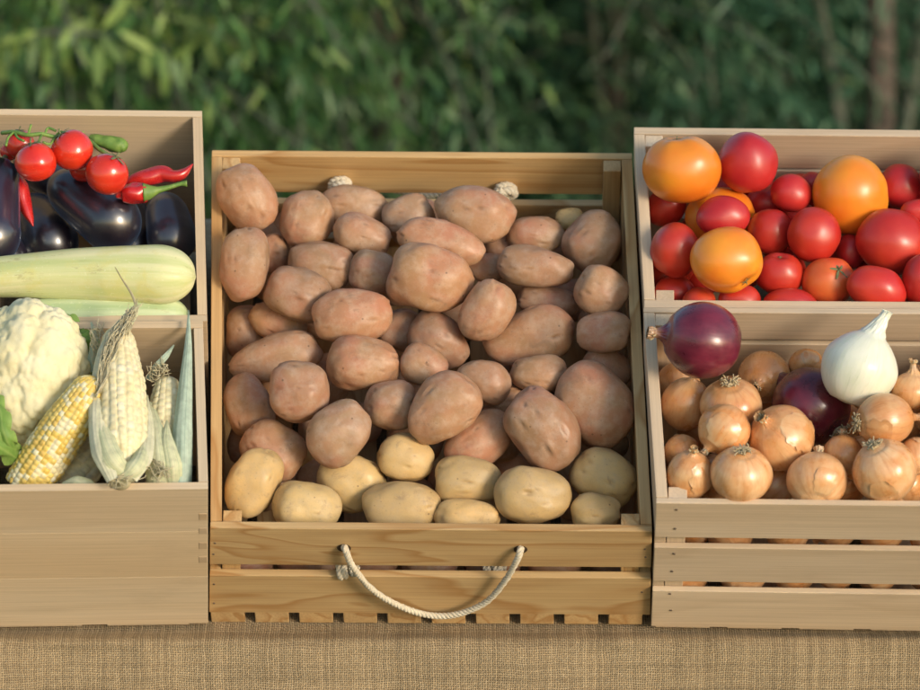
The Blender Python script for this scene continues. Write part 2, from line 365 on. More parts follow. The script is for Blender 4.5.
class Crate: pass
def frame_lower(bl, br, ftl, ftr, btl, btr):
    c = Crate(); Z = Vector((0, 0, 1))
    B0 = onplane(*bl, Vector((0, 0, TABLE)), Z); B1 = onplane(*br, Vector((0, 0, TABLE)), Z)
    x = (B1-B0).normalized(); f = Z.cross(x)
    c.x = x; c.up = -f*math.sin(TILT) + Z*math.cos(TILT); c.v = f*math.cos(TILT) + Z*math.sin(TILT)
    c.B = [B0, B1]
    c.F = [onplane(*ftl, B0, c.v), onplane(*ftr, B0, c.v)]
    c.K = [onplane(*btl, c.F[0], c.up), onplane(*btr, c.F[0], c.up)]
    c.H = (c.F[0]-B0).dot(c.up); return c
def frame_upper(low, ftl, ftr, btl, btr, drop):
    c = Crate(); c.x, c.up, c.v = low.x, low.up, low.v
    p0 = low.F[0] - low.up*drop
    c.F = [onplane(*ftl, p0, c.up), onplane(*ftr, p0, c.up)]
    c.K = [onplane(*btl, p0, c.up), onplane(*btr, p0, c.up)]
    c.H = low.H - drop; c.B = [c.F[0]-c.up*c.H, c.F[1]-c.up*c.H]; return c

def build_crate(c, name, label, m, slats_front, slats_back, side_slats, th=.009, ths=.011, floor_slats=9, corner=.018, group=None, floor_th=.008):
    """walls: lists of (t0,t1) fractions of the height from the top."""
    root = empty(name, c.B[0]); tag(root, label, 'crate', group)
    up, v, x, H = c.up, c.v, c.x, c.H
    F0, F1, K0, K1, B0, B1 = c.F[0], c.F[1], c.K[0], c.K[1], c.B[0], c.B[1]
    D0 = K0 - up*H; D1 = K1 - up*H
    for (a, b) in slats_front:
        board('front_board', [lerp(F0, B0, a), lerp(F1, B1, a), lerp(F1, B1, b), lerp(F0, B0, b)], v*th, m, root)
    for (a, b) in slats_back:
        board('back_board', [lerp(K0, D0, a), lerp(K1, D1, a), lerp(K1, D1, b), lerp(K0, D0, b)], -v*th, m, root)
    e = th + .0006
    for s, (Fp, Kp, Bp, Dp) in ((1, (F0, K0, B0, D0)), (-1, (F1, K1, B1, D1))):
        for (a, b) in side_slats:
            q0 = lerp(Fp, Bp, a) + v*e; q1 = lerp(Kp, Dp, a) - v*e; q2 = lerp(Kp, Dp, b) - v*e; q3 = lerp(Fp, Bp, b) + v*e
            board('side_board', [q0, q1, q2, q3], x*s*ths, m, root)
        # corner posts inside
        if corner:
            for (A, Bq, d) in ((Fp, Bp, v), (Kp, Dp, -v)):
                dd = .004 if d is v else .001
                o = A + x*s*(ths+.0006) + d*(e+.0004) - up*dd
                L = (Bq-A)*.93
                board('corner_post', [o, o+x*s*corner, o+x*s*corner+L, o+L], d*corner*.8, m, root, 1)
    # floor slats running front to back
    n = floor_slats; wdt = (B1-B0).length
    for i in range(n):
        a, b = (i+.06)/n, (i+.82)/n
        A0, A1 = lerp(B0, B1, a), lerp(B0, B1, b); C0, C1 = lerp(D0, D1, a), lerp(D0, D1, b)
        board('floor_slat', [A0+v*.001, A1+v*.001, C1-v*.001, C0-v*.001], -up*floor_th if False else up*floor_th, m, root, 1)
    return root

cP = frame_lower((209, 623), (650, 625.5), (210, 528), (652, 531.5), (212, 150), (632, 153))
cL = frame_lower((-222, 631), (208, 625), (-232, 494), (208, 489), (-212, 324), (203, 321))
cU = frame_upper(cL, (-208, 324), (207, 321), (-190, 107), (202, 111), .012)
cR = frame_lower((651, 628), (1083, 634.5), (656, 503), (1097, 508), (643.5, 307), (1066, 310))
cT = frame_upper(cR, (644, 307), (1066, 310), (634, 127), (1034, 131), .012)

NT = .885  # where the potato crate's walls stop above its floor slats
rootP = build_crate(cP, 'slatted_crate', 'knotty pine slatted crate with white rope handle, full of potatoes', M['pine'],
    [(0, .375), (.49, .885)], [(0, .345), (.455, .74), (.80, .885)], [(0, .44), (.50, .885)], th=.008, floor_slats=10, floor_th=.019, group=None)
GL = [(0, .30), (.3015, .63), (.6315, .985)]
BEV[0] = .00025
rootL = build_crate(cL, 'plain_crate', 'solid pale wooden box holding cauliflower and corn, low at the front left', M['pinkwood'],
    GL, GL, [(0, .985)], corner=0, th=.008, ths=.009, floor_slats=4)
rootU = build_crate(cU, 'plain_crate', 'solid pale wooden box holding aubergines, chillies and squash, high at the back left', M['pinkwood'],
    [(0, .985)], [(0, .985)], [(0, .985)], corner=0, th=.0075, ths=.0095, floor_slats=4)
BEV[0] = .0009
rootR = build_crate(cR, 'slatted_crate', 'pale slatted wooden crate holding onions, low at the front right', M['pale'],
    [(0, .265), (.345, .615), (.692, .985)], [(0, .20), (.235, .56), (.60, .985)], [(0, .27), (.305, .615), (.65, .985)], floor_slats=6, th=.0062)
rootT = build_crate(cT, 'slatted_crate', 'pale slatted wooden crate holding red and orange tomatoes, high at the back right', M['pale'],
    [(0, .30), (.34, .64), (.68, .985)], [(0, .255), (.275, .62), (.66, .985)], [(0, .30), (.34, .64), (.68, .985)], floor_slats=6)

def tube(pts, rad, seg=8, cap=True):
    pts = [Vector(p) for p in pts]; n = len(pts)
    if not hasattr(rad, '__len__'): rad = [rad]*n
    V, F = [], []
    t0 = (pts[1]-pts[0]).normalized(); nrm = t0.orthogonal().normalized()
    for i in range(n):
        t = (pts[min(i+1, n-1)]-pts[max(i-1, 0)]).normalized()
        nrm = (nrm - t*nrm.dot(t)).normalized(); bn = t.cross(nrm)
        for k in range(seg):
            a = 2*math.pi*k/seg; V.append(pts[i] + (nrm*math.cos(a)+bn*math.sin(a))*rad[i])
    for i in range(n-1):
        for k in range(seg): F.append((i*seg+k, i*seg+(k+1) % seg, (i+1)*seg+(k+1) % seg, (i+1)*seg+k))
    if cap: F.append(tuple(range(seg))[::-1]); F.append(tuple((n-1)*seg+k for k in range(seg)))
    return V, F
def join(parts):
    V, F = [], []
    for v, f in parts:
        o = len(V); V += list(v); F += [tuple(i+o for i in q) for q in f]
    return V, F
def catmull(P, n=8):
    P = [Vector(p) for p in P]; Q = [P[0]*2-P[1]]+P+[P[-1]*2-P[-2]]; out = []
    for i in range(1, len(Q)-2):
        for k in range(n):
            t = k/n; a, b, c, d = Q[i-1], Q[i], Q[i+1], Q[i+2]
            out.append(.5*((2*b)+(-a+c)*t+(2*a-5*b+4*c-d)*t*t+(-a+3*b-3*c+d)*t**3))
    out.append(P[-1]); return out
def rope(path, r, lay=.016, strands=3):
    path = catmull(path, 14); n = len(path); s = [0]
    for a, b in zip(path, path[1:]): s.append(s[-1]+(b-a).length)
    parts = []; t0 = (path[1]-path[0]).normalized(); nn = t0.orthogonal().normalized(); fr = []
    for i in range(n):
        t = (path[min(i+1, n-1)]-path[max(i-1, 0)]).normalized(); nn = (nn-t*nn.dot(t)).normalized(); fr.append((nn.copy(), t.cross(nn)))
    for k in range(strands):
        pts = []
        for i in range(n):
            a = 2*math.pi*(s[i]/lay + k/strands); pts.append(path[i]+(fr[i][0]*math.cos(a)+fr[i][1]*math.sin(a))*r*.52)
        parts.append(tube(pts, r*.56, 7))
    return join(parts)
def knot(center, ax, r, seed):
    rnd = random.Random(seed); e1 = ax.orthogonal().normalized(); e2 = ax.cross(e1); pts = []
    for i in range(15):
        a = i/14*4.2*math.pi
        pts.append(center + (e1*math.cos(a)+e2*math.sin(a))*r*(.85+.15*math.sin(a*1.7+seed)) + ax*r*(i/14-.5)*1.5)
    return rope(pts, r*.55, .012)
def rattr(V, seed=0): 
    rnd = np.random.RandomState(seed); return rnd.rand(len(V))

def rope_handles():
    up, v = cP.up, cP.v
    p0 = cP.F[0] - v*.0045
    def fp(px, py, off=0.0): return onplane(px, py, cP.F[0]-v*off, v)
    # front: flat dark discs painted as the holes' shade, rope loop, knots behind the board
    for hx, hy in ((344, 547.5), (520.5, 549)):
        c = fp(hx, hy); x = cP.x
        V, F = [], []
        bm = bmesh.new(); bmesh.ops.create_circle(bm, cap_ends=True, radius=.0068, segments=20)
        me = bpy.data.meshes.new('rope_hole_shade'); bm.to_mesh(me); bm.free()
        Mx = Matrix((x, up, -v)).transposed().to_4x4(); Mx.translation = c - v*.0007
        link('rope_hole_shade', me, M['hole_shade'], rootP, Mx)
    pix = [(344, 546, -.004), (345.5, 550, .006), (353, 567, .010), (374, 591, .010), (404, 608, .011), (432, 615.5, .011), (458, 614, .011), (486, 602, .010), (505, 581, .010), (517, 560, .010), (520.5, 550, .005), (521, 548, -.004)]
    pts = [onplane(a, b, cP.F[0]-v*o, v) for a, b, o in pix]
    V, F = rope(pts, .0034, .0125)
    h = link('rope_handle', mesh('rope_handle', V, F, attrs={'tint': rattr(V, 3)}), M['rope'], rootP)
    for kx, ky, sd in ((343, 571, 1), (499, 571, 2)):
        c = onplane(kx, ky, cP.F[0]+v*(.003 if sd == 1 else .021), v)
        parts = [knot(c, cP.x, .0062, sd), knot(c+cP.x*.011*(1 if sd == 1 else -1), cP.x, .0045, sd+5)]
        V, F = join(parts)
        link('rope_knot', mesh('rope_knot', V, F, attrs={'tint': rattr(V, sd)}), M['rope'], h)
    # back: knots on the inner face, loop hanging outside
    K = cP.K[0] - v*.009
    b0 = onplane(340, 180, K, v); b1 = onplane(506, 186, K, v)
    mid = (b0+b1)/2
    pts = [b0, b0+v*.02, b0*.75+b1*.25+v*.03-up*.045, mid+v*.032-up*.06, b0*.25+b1*.75+v*.03-up*.045, b1+v*.02, b1]
    V, F = rope(pts, .0046); h = link('rope_handle', mesh('rope_handle', V, F, attrs={'tint': rattr(V, 9)}), M['rope'], rootP)
    for c, sd in ((b0, 11), (b1, 12)):
        parts = [knot(c-v*.008, -v, .0085, sd)]
        if sd == 12: parts.append(rope([c-v*.010, c-v*.014-cP.x*.004+up*.004, c-v*.016-cP.x*.007+up*.012], .004))
        V, F = join(parts); link('rope_knot', mesh('rope_knot', V, F, attrs={'tint': rattr(V, sd)}), M['rope'], h)
rope_handles()
def nail(px, py, c, root, r=.0016):
    p = onplane(px, py, c.F[0], c.v)
    bm = bmesh.new(); bmesh.ops.create_cone(bm, cap_ends=True, segments=12, radius1=r, radius2=r*.8, depth=.001)
    me = bpy.data.meshes.new('nail'); bm.to_mesh(me); bm.free()
    Mx = Matrix((c.x, c.up, -c.v)).transposed().to_4x4(); Mx.translation = p - c.v*.0003
    link('nail', me, M['nail'], root, Mx)
for a, b in ((676.5, 509.5), (675, 528.5), (674, 553.5), (672, 571), (670, 593.5), (671, 610)): nail(a, b, cR, rootR)
for a, b in ((215, 543), (213.5, 554), (214, 584), (214, 603), (645, 549), (645.5, 557), (642, 592)): nail(a, b, cP, rootP, .0012)
# dovetailed finger joints on the solid lower left box
M['endgrain'] = wood('end_grain', (.52, .41, .29), (.42, .32, .21), .3, 2.0, .7)
for y0, y1 in ((514, 520), (528.5, 534), (543, 549), (557, 563)):
    q = [onplane(a, b, cL.F[0]-cL.v*.0004, cL.v) for a, b in ((199, y0), (207, y0), (207, y1), (199, y1))]
    board('finger_joint', q, cL.v*.003, M['endgrain'], rootL, bev=.0002)

# ------------------------------------------------------------------ placing things in the heaps
_g = []
for i in range(220):
    z = 1-2*(i+.5)/220; ph = i*2.399963; r = math.sqrt(1-z*z); _g.append((r*math.cos(ph), r*math.sin(ph), z))
SAMP = np.array(_g)
class Heap:
    def __init__(s, crate, floor=.02): s.c = crate; s.items = []; s.floor = floor
    def place(s, px, py, a, b, ang, off, cdep=.9, push=True, tol=.95, maxd=None):
        """centre pixel, semi-axes in px, angle (deg ccw), offset above the opening plane in m -> centre, axes (columns, metres)"""
        c = s.c; p0 = c.F[0] + c.up*off
        r = ray(px, py); t = (p0-CAM).dot(c.up)/r.dot(c.up)
        ca, sa = math.cos(R_(ang)), math.sin(R_(ang))
        e0 = RT*ca + UP*sa; e1 = -RT*sa + UP*ca; e2 = -FW
        t0 = t
        for k in range(70):
            cen = CAM + r*t; m = t/4000.0
            A = np.array([tuple(e0*a*m), tuple(e1*b*m), tuple(e2*b*cdep*m)]).T
            if not push: break
            ok = True; cc = np.array(cen); inv = np.linalg.inv(A)
            P = SAMP @ A.T + cc
            for (c2, A2, i2, rm) in s.items:
                if np.linalg.norm(cc-c2) > rm + max(a, b)*m: continue
                q = (P-c2) @ i2.T
                if (np.einsum('ij,ij->i', q, q)).min() < tol*tol: ok = False; break
                q = (SAMP @ A2.T + c2 - cc) @ inv.T
                if (np.einsum('ij,ij->i', q, q)).min() < tol*tol: ok = False; break
            if ok: break
            depth = -(cen-c.F[0]).dot(c.up)
            if depth > c.H - s.floor - b*m: break
            t += .003
        dep = -(cen-c.F[0]).dot(c.up); W_ = (c.F[1]-c.F[0]).length
        if push and dep > -.35*b*m:
            ex = np.linalg.norm(A.T @ np.array(c.x)); q = (cen-c.F[0]).dot(c.v)/(c.K[0]-c.F[0]).dot(c.v)
            for sgn, F_, K_ in ((1, c.F[0], c.K[0]), (-1, c.F[1], c.K[1])):
                d = (cen - F_.lerp(K_, q)).dot(c.x)*sgn - ex - (.009 if sgn > 0 else .009)
                if dep < .012: d += .006
                if d < 0: cen = cen - c.x*sgn*d
        s.items.append((np.array(cen), A, np.linalg.inv(A), max(a, b)*m)); s.last = -(cen-c.F[0]).dot(c.up)
        return cen, A
def cam_dir(v): return RT*v[0] + UP*v[1] - FW*v[2]

def ico(sub=4):
    bm = bmesh.new(); bmesh.ops.create_icosphere(bm, subdivisions=sub, radius=1)
    V = np.array([tuple(v.co) for v in bm.verts]); F = [tuple(v.index for v in f.verts) for f in bm.faces]; bm.free(); return V, F
ICO4 = ico(5); ICO3 = ico(4)

def potato(cen, A, m, seed, low=False):
    rnd = random.Random(seed); V, F = (ICO3 if low else ICO4)
    off = Vector((rnd.uniform(-50, 50), rnd.uniform(-50, 50), rnd.uniform(-50, 50)))
    f = np.empty(len(V)); eye = np.zeros(len(V)); taper = rnd.uniform(-.14, .14); bend = rnd.uniform(-.08, .08)
    for i, p in enumerate(V):
        q = Vector(p); f[i] = 1 + .13*noise.noise(q*1.25+off) + .024*noise.noise(q*3.3+off) + .006*noise.noise(q*11+off)
    n = 0 if low else rnd.randint(6, 13)
    for k in range(n):
        d = np.array([rnd.gauss(0, 1), rnd.gauss(0, .8), rnd.gauss(.5, 1)]); d /= np.linalg.norm(d)
        up = np.array([-d[1]*d[0], 1-d[1]*d[1], -d[1]*d[2]]); up /= (np.linalg.norm(up)+1e-6); rt = np.cross(up, d)
        s = rnd.uniform(.045, .09); dd = V - d; u = dd@rt; w_ = dd@up; fr = (V@d) > 0
        depth = rnd.uniform(.022, .070)
        g = np.exp(-(u/(s*1.6))**2 - (w_/(s*.8))**2)*fr; br = np.exp(-(u/(s*2.2))**2 - ((w_-s*1.3)/(s*.9))**2)*fr
        f += -depth*g + depth*.55*br; eye = np.maximum(eye, g**2*rnd.uniform(.3, .95))
    # rounded-box fullness: real tubers are blunter than ellipsoids
    W = V.copy(); ax = np.abs(W); bl = 1 + .115*(1-(ax**4).sum(1))
    W = W*(f*bl)[:, None]
    W[:, 1] *= 1 + taper*W[:, 0]; W[:, 2] *= 1 + taper*W[:, 0]; W[:, 1] += bend*(W[:, 0]**2-.4)
    W = W*.95
    P = W @ A.T
    o = link('potato', mesh('potato', P, F, attrs={'eye': np.clip(eye, 0, 1)}), m, None, T(cen))
    return o

# cx, cy, a, b, angle(ccw), layer, offset, kind, label
PG = 'potatoes heaped in the middle crate'
POT = [
 (247,197,36,28,-58,1,.012,'P','large brownish potato jutting over the top left corner of the potato crate'),
 (244,264,39,26,86,0,.012,'P','upright oval potato against the left wall, directly below the one on the top left corner'),
 (306,220,31,28,70,1,-.010,'P','rounded potato with pale dusty crown, just below left of the left rope knot'),
 (354,206,36,21,-4,3,-.028,'P','wide flat potato at the rear edge, directly beneath the left rear rope knot'),
 (363,236,31,21,-16,1,-.010,'P','small oval potato wedged in front of the wide one beneath the left rear rope knot'),
 (408,217,28,23,8,2,-.026,'P','dull mauve potato at the rear, about midway between the two rear rope knots'),
 (321,265,35,26,-10,1,-.004,'P','smooth oval reddish potato in the third row from the back, right of the upright one'),
 (297,294,34,28,-20,0,.0,'P','squat potato with dimpled eyes, below the smooth reddish oval at upper left'),
 (373,273,25,24,0,2,-.012,'P','small greyish mauve potato behind the left side of the largest knobbly one'),
 (430,278,45,36,-14,0,.022,'P','largest knobbly potato with many deep eyes, lying high in the upper middle of the heap'),
 (352,317,42,28,2,0,.006,'P','broad smooth pink potato left of centre, lower left of the largest knobbly one'),
 (279,325,33,20,-24,1,-.006,'P','slender potato sloping down to the right, left of the broad pink one'),
 (475,213,41,29,-14,1,-.004,'P','big smooth potato touching the right rear rope knot'),
 (441,243,46,23,-14,0,.002,'P','long potato squeezed between the big smooth rear one and the largest knobbly one'),
 (536,235,30,20,-5,1,-.030,'P','dusky potato at the rear, right of the big smooth one touching the knot'),
 (594,241,33,29,48,0,-.020,'P','bumpy potato with sunken eyes in the top right corner, against the right wall'),
 (570,219,15,12,10,3,-.045,'Y','small yellowish potato end peeping out behind the bumpy one in the top right corner'),
 (535,267,41,21,-6,0,-.006,'P','long level potato right of centre, in the row below the dusky rear one'),
 (601,292,28,26,-20,0,-.002,'P','plain round potato against the right wall, below the bumpy corner one'),
 (487,311,34,26,58,0,.008,'P','shiny orange brown egg shaped potato standing at the heart of the heap'),
 (547,302,33,18,-8,1,-.006,'P','slim potato between the long level one and the large pink one with a pit'),
 (528,338,48,30,14,1,.006,'P','large pink potato with a pit near its top, right of the egg shaped one'),
 (603,332,29,22,6,1,-.008,'P','oval pink potato at the right wall, second above the big blocky one'),
 (438,341,33,28,-35,1,-.002,'P','smooth pink potato in the very centre, left below the egg shaped one'),
 (275,358,50,24,16,1,-.002,'P','longest potato, tilted up to the right near the left wall, behind the round pink ball'),
 (299,391,32,32,0,0,.012,'P','almost perfectly round pink potato lying proud near the left side'),
 (246,405,34,25,-72,1,-.008,'P','shaded potato standing against the left wall, left of the round pink ball'),
 (363,364,38,28,-4,0,.002,'P','blunt brown potato with shallow dimples, left of centre below the broad pink one'),
 (340,433,36,30,48,0,.0,'P','tan potato with one tiny black eye, right of the reddest potato'),
 (272,450,34,30,-35,1,-.008,'P','reddest potato with a dimple, above the leftmost yellow one'),
 (391,405,28,27,0,0,-.004,'P','small round potato with star-like puckered eyes, left of the big smooth tan one'),
 (424,366,25,21,-25,2,-.010,'P','small pale pink potato in the centre, right of the blunt brown dimpled one'),
 (443,409,43,32,40,0,.008,'P','big smooth tan potato slanting up to the right, centre of the lower heap'),
 (484,381,29,22,-22,2,-.006,'P','dull pink potato behind the upper right of the big slanting tan one'),
 (538,374,29,20,0,2,-.008,'P','flattish potato with a dark pit, behind the top of the tall light oval one'),
 (609,369,27,23,-35,2,-.010,'P','shadowed pink potato half hidden behind the big blocky one at the right wall'),
 (595,405,47,37,-58,0,.004,'P','big blocky reddish potato with red eyes against the right wall'),
 (544,430,47,34,-58,0,.016,'P','tall light oval potato leaning left, resting on top of the lower right of the heap'),
 (503,404,28,19,10,3,-.014,'P','partly hidden greyish potato behind the left side of the tall light oval one'),
 (478,441,38,28,38,1,-.006,'P','brown potato with a dented shiny side, left of the tall light oval one'),
 (253,483,38,27,62,0,-.022,'Y','leftmost yellow potato, peanut-shaped and standing in the lower left corner'),
 (306,508,36,27,-6,0,-.034,'Y','yellow potato second from the left in the bottom row, cut off by the front board'),
 (351,482,36,30,-18,1,-.022,'Y','round yellow potato behind and between the second and third of the bottom row'),
 (405,458,30,24,-12,1,-.016,'Y','uppermost yellow potato, small and round below the big slanting tan one'),
 (401,508,41,29,2,0,-.034,'Y','broad yellow potato in the bottom row, directly above the left half of the rope loop'),
 (467,481,36,25,-4,1,-.022,'Y','plain oval yellow potato behind the bottom row, above the middle of the rope loop'),
 (533,495,41,31,-4,0,-.024,'Y','biggest yellow potato with dusty marks on top, above the right end of the rope'),
 (604,477,35,30,-25,1,-.020,'Y','yellow potato against the right wall, under the big blocky reddish one'),
 (596,513,27,21,0,0,-.036,'Y','small yellow potato in the lower right corner, rightmost of the bottom row'),
 (468,517,34,19,-2,0,-.036,'Y','low yellow potato barely above the front board, over the middle of the rope'),
 (238,332,22,28,0,3,-.03,'P','dark pink potato mostly hidden by the left wall, left of the slender sloping one'),
 (274,254,16,22,0,3,-.03,'P','thin brown sliver of potato right of the upright oval one'),
 (399,330,24,22,0,3,-.035,'P','potato deep in the gap right of the broad smooth pink one'),
 (486,268,20,16,0,3,-.035,'P','grey shaded potato deep in the gap right of the largest knobbly one'),
 (500,246,16,14,0,3,-.04,'P','potato deep in the gap below the big smooth one by the right rope knot'),
]
def fill_grid(heap, x0, x1, y0, y1, step, a, b, off, rnd, maker, jit=.3, squeeze=.9):
    y = y0; row = 0
    while y <= y1:
        x = x0 + (step/2 if row % 2 else 0)
        while x <= x1:
            px, py = x+rnd.uniform(-jit, jit)*step, y+rnd.uniform(-jit, jit)*step
            c, A = heap.place(px, py, a*rnd.uniform(.85, 1.1), b*rnd.uniform(.85, 1.1), rnd.uniform(-60, 60), off, .9, True, .93)
            maker(c, A, rnd.randint(0, 9999)); x += step
        y += step*.85; row += 1

hp = Heap(cP, .022)
for i, (px, py, a, b, ang, lay, off, kd, lab) in sorted(enumerate(POT), key=lambda e: (e[1][5], -e[1][1])):
    cen, A = hp.place(px, py, a, b, ang, off, .88)
    tag(potato(cen, A, M['pot'+kd], 100+i), lab, 'potato', PG)
rnd = random.Random(5)
def fp(c, A, sd):
    tag(potato(c, A, M['potP'], sd, True), 'potato buried deep in the heap', 'potato', 'potatoes buried in the heap')
fill_grid(hp, 248, 615, 235, 495, 58, 28, 24, -.095, rnd, fp)
for i in range(7):                                   # behind the front slats
    c, A = hp.place(245+i*62, 560, 30, 25, rnd.uniform(-30, 30), -.128, .9, False); fp(c, A, 7000+i)

# ------------------------------------------------------------------ tomatoes
def star(center, axis, r, n, seed, droop=.15, width=.16, curl=.25):
    """calyx: n pointed sepals round a small boss plus a stem stub"""
    rnd = random.Random(seed); axis = Vector(axis).normalized(); e1 = axis.orthogonal().normalized(); e2 = axis.cross(e1); parts = []
    for k in range(n):
        a = 2*math.pi*k/n + rnd.uniform(-.2, .2); d = e1*math.cos(a)+e2*math.sin(a); s = axis.cross(d); L = r*rnd.uniform(.8, 1.2)
        V, F = [], []
        for j in range(6):
            t = j/5; p = center + d*L*t + axis*(r*.06 - droop*r*t*t + curl*r*max(0, t-.6)**1.5); wd = r*width*math.sin(math.pi*(.15+.85*(1-t)))*(1-t*.5)+.0002
            V += [p-s*wd, p+axis*wd*.4, p+s*wd]
        for j in range(5):
            for q in (0, 1): F.append((j*3+q, j*3+q+1, (j+1)*3+q+1, (j+1)*3+q))
        parts.append((V, F))
    bend = e1*r*.15
    parts.append(tube([center-axis*r*.1, center+axis*r*.25, center+axis*r*.5+bend], [r*.11, r*.08, r*.10], 8))
    return join(parts)
def tomato(cen, A, m, seed, axis=(0, .3, -.95), calyx=None, ribs=.02, dim=.16, name='tomato', low=False, point=0.0):
    rnd = random.Random(seed); V, F = ICO3 if low else ICO4
    ax = np.array(axis, float); ax /= np.linalg.norm(ax)
    # V is expressed in item axes (e0,e1,e2); item axes are camera axes turned by ang, close enough for the stem direction
    e1 = np.cross(ax, [0.3, .5, .8]); e1 /= np.linalg.norm(e1); e2 = np.cross(ax, e1)
    cz = V@ax; th = np.arccos(np.clip(cz, -1, 1)); ph = np.arctan2(V@e2, V@e1)
    nl = rnd.randint(4, 6); f = 1 - dim*np.exp(-(th/.30)**2) - .03*np.exp(-((math.pi-th)/.35)**2) + point*np.exp(-((math.pi-th)/.4)**2)
    f += ribs*np.cos(nl*ph+rnd.uniform(0, 6))*np.sin(th)*np.exp(-(th/1.3)**2)*1.6
    off = Vector((rnd.uniform(-9, 9),)*3)
    f += np.array([.06*noise.noise(Vector(p)*1.1+off) for p in V])
    P = (V*f[:, None]) @ A.T
    o = link(name, mesh(name, P, F), m, None, T(cen))
    if calyx:
        k = (ax*(1-dim*.8)) @ A.T; wa = Vector(ax @ A.T).normalized(); r = np.linalg.norm(A[:, 0])
        Vs, Fs = star(Vector(k)+Vector(cen), wa, r*calyx, 5, seed)
        link('calyx', mesh('calyx', Vs, Fs), M['drygreen'], o)
    return o
TG = 'tomatoes in the upper right crate'
B_ = (0.1, .2, -.95)        # stem pointing away
TOM = [  # px,py,a,b,ang,layer,off,mat,axis,calyx,label
 (682,169,39,35,0,0,.026,'tomO',(-.15,.97,.15),.14,'large orange tomato resting on the top left corner of its crate'),
 (748,163,30,31,0,1,.010,'tomC',(.1,-.5,-.8),0,'tall crimson tomato at the back, right beside the large orange corner one'),
 (720,217,35,30,0,2,.0,'tomO',(.85,-.1,.5),.28,'orange tomato mostly hidden behind a red one, dark stem scar at its right'),
 (723,217,27,21,8,1,.010,'tomC',(-.1,.2,-.9),0,'crimson tomato lying in front of the half-hidden orange one'),
 (727,260,37,33,0,0,.020,'tomO',(.55,-.75,.35),.16,'lowest orange tomato in the front left, stem end turned down to the right'),
 (675,250,25,28,0,1,.0,'tomR',B_,0,'plain red tomato against the left wall, left of the lowest orange one'),
 (768,203,22,18,0,3,-.012,'tomC',B_,0,'dark red tomato under the tall crimson one at the back'),
 (771,232,23,23,0,1,-.002,'tomR',B_,0,'red tomato just right of the orange one with a dry stem scar'),
 (779,274,25,22,-8,1,-.006,'tomR',(-.1,.85,.5),.10,'red tomato with a pale star scar on top, right of the lowest orange one'),
 (675,293,21,19,0,1,-.022,'tomR',B_,0,'shaded red tomato in the lower left corner above the corner block'),
 (699,303,17,16,0,0,-.028,'tomRO',B_,0,'tiny orange-red tomato in the bottom row, left below the lowest orange one'),
 (740,301,22,17,0,0,-.028,'tomR',B_,0,'small red tomato in the bottom row, directly below the lowest orange one'),
 (791,305,28,17,-5,0,-.028,'tomR',B_,0,'low wide red tomato in the bottom row, left of the star stemmed one'),
 (791,193,21,19,-20,2,-.016,'tomC',B_,0,'dull red tomato at the back, left of the biggest orange one'),
 (799,215,17,14,0,3,-.012,'tomC',B_,0,'small dull tomato between the plain red ones, below left of the biggest orange one'),
 (814,235,27,28,0,0,.010,'tomR',(.2,-.2,-.9),0,'glossy bright red tomato touching the lower left of the biggest orange one'),
 (851,195,39,39,10,0,.024,'tomO',(.9,.1,-.2),0,'biggest orange tomato, with a pinkish blush, high at the back right'),
 (901,187,22,23,0,1,-.004,'tomC',B_,0,'red tomato at the back, right of the biggest orange one'),
 (892,242,36,33,-12,0,.008,'tomR',B_,0,'largest red tomato, right below the biggest orange one'),
 (850,252,15,18,0,2,-.016,'tomC',B_,0,'deep red tomato in the gap beneath the biggest orange one'),
 (829,282,27,25,0,0,-.006,'tomRO',(.35,.55,.78),.42,'orange-red tomato with a green star stem, in the front row'),
 (877,289,30,23,-18,0,-.008,'tomR',B_,0,'shiny oval red tomato in the front row, right of the star stemmed one'),
 (921,281,20,27,0,0,-.006,'tomR',B_,0,'red tomato cut by the right edge of the photo, in the front row'),
 (918,212,18,13,0,2,-.01,'tomC',B_,0,'small red tomato at the right edge above the largest red one'),
 (812,184,13,12,0,3,-.03,'tomC',B_,0,'small red tomato peeping out left of the biggest orange one at the back'),
 (912,309,14,10,0,1,-.03,'tomR',B_,0,'sliver of a red tomato under the front row at the right edge'),
]
ht = Heap(cT, .02)
for i, (px, py, a, b, ang, lay, off, mt, ax, cal, lab) in sorted(enumerate(TOM), key=lambda e: (e[1][5], -e[1][1])):
    cen, A = ht.place(px, py, a, b, ang, off, .92)
    tag(tomato(cen, A, M[mt], 300+i, ax, cal, point=.1 if i == 1 else 0), lab, 'tomato', TG)
rnd = random.Random(8)
def ft(c, A, sd): tag(tomato(c, A, M['tomR'] if sd % 3 else M['tomC'], sd, low=True), 'red tomato buried deep in the heap', 'tomato', 'tomatoes buried in the heap')
for i in range(13):
    px, py = 945+(i % 4)*34, 175+(i//4)*38
    cen, A = ht.place(px, py, 25, 24, 0, -.004, .92)
    tag(tomato(cen, A, M['tomO'] if i in (5,) else M['tomR'], 900+i), 'tomato past the right edge of the photo in the back right crate', 'tomato', 'tomatoes past the edge')
fill_grid(ht, 670, 925, 195, 300, 42, 22, 21, -.048, rnd, ft)

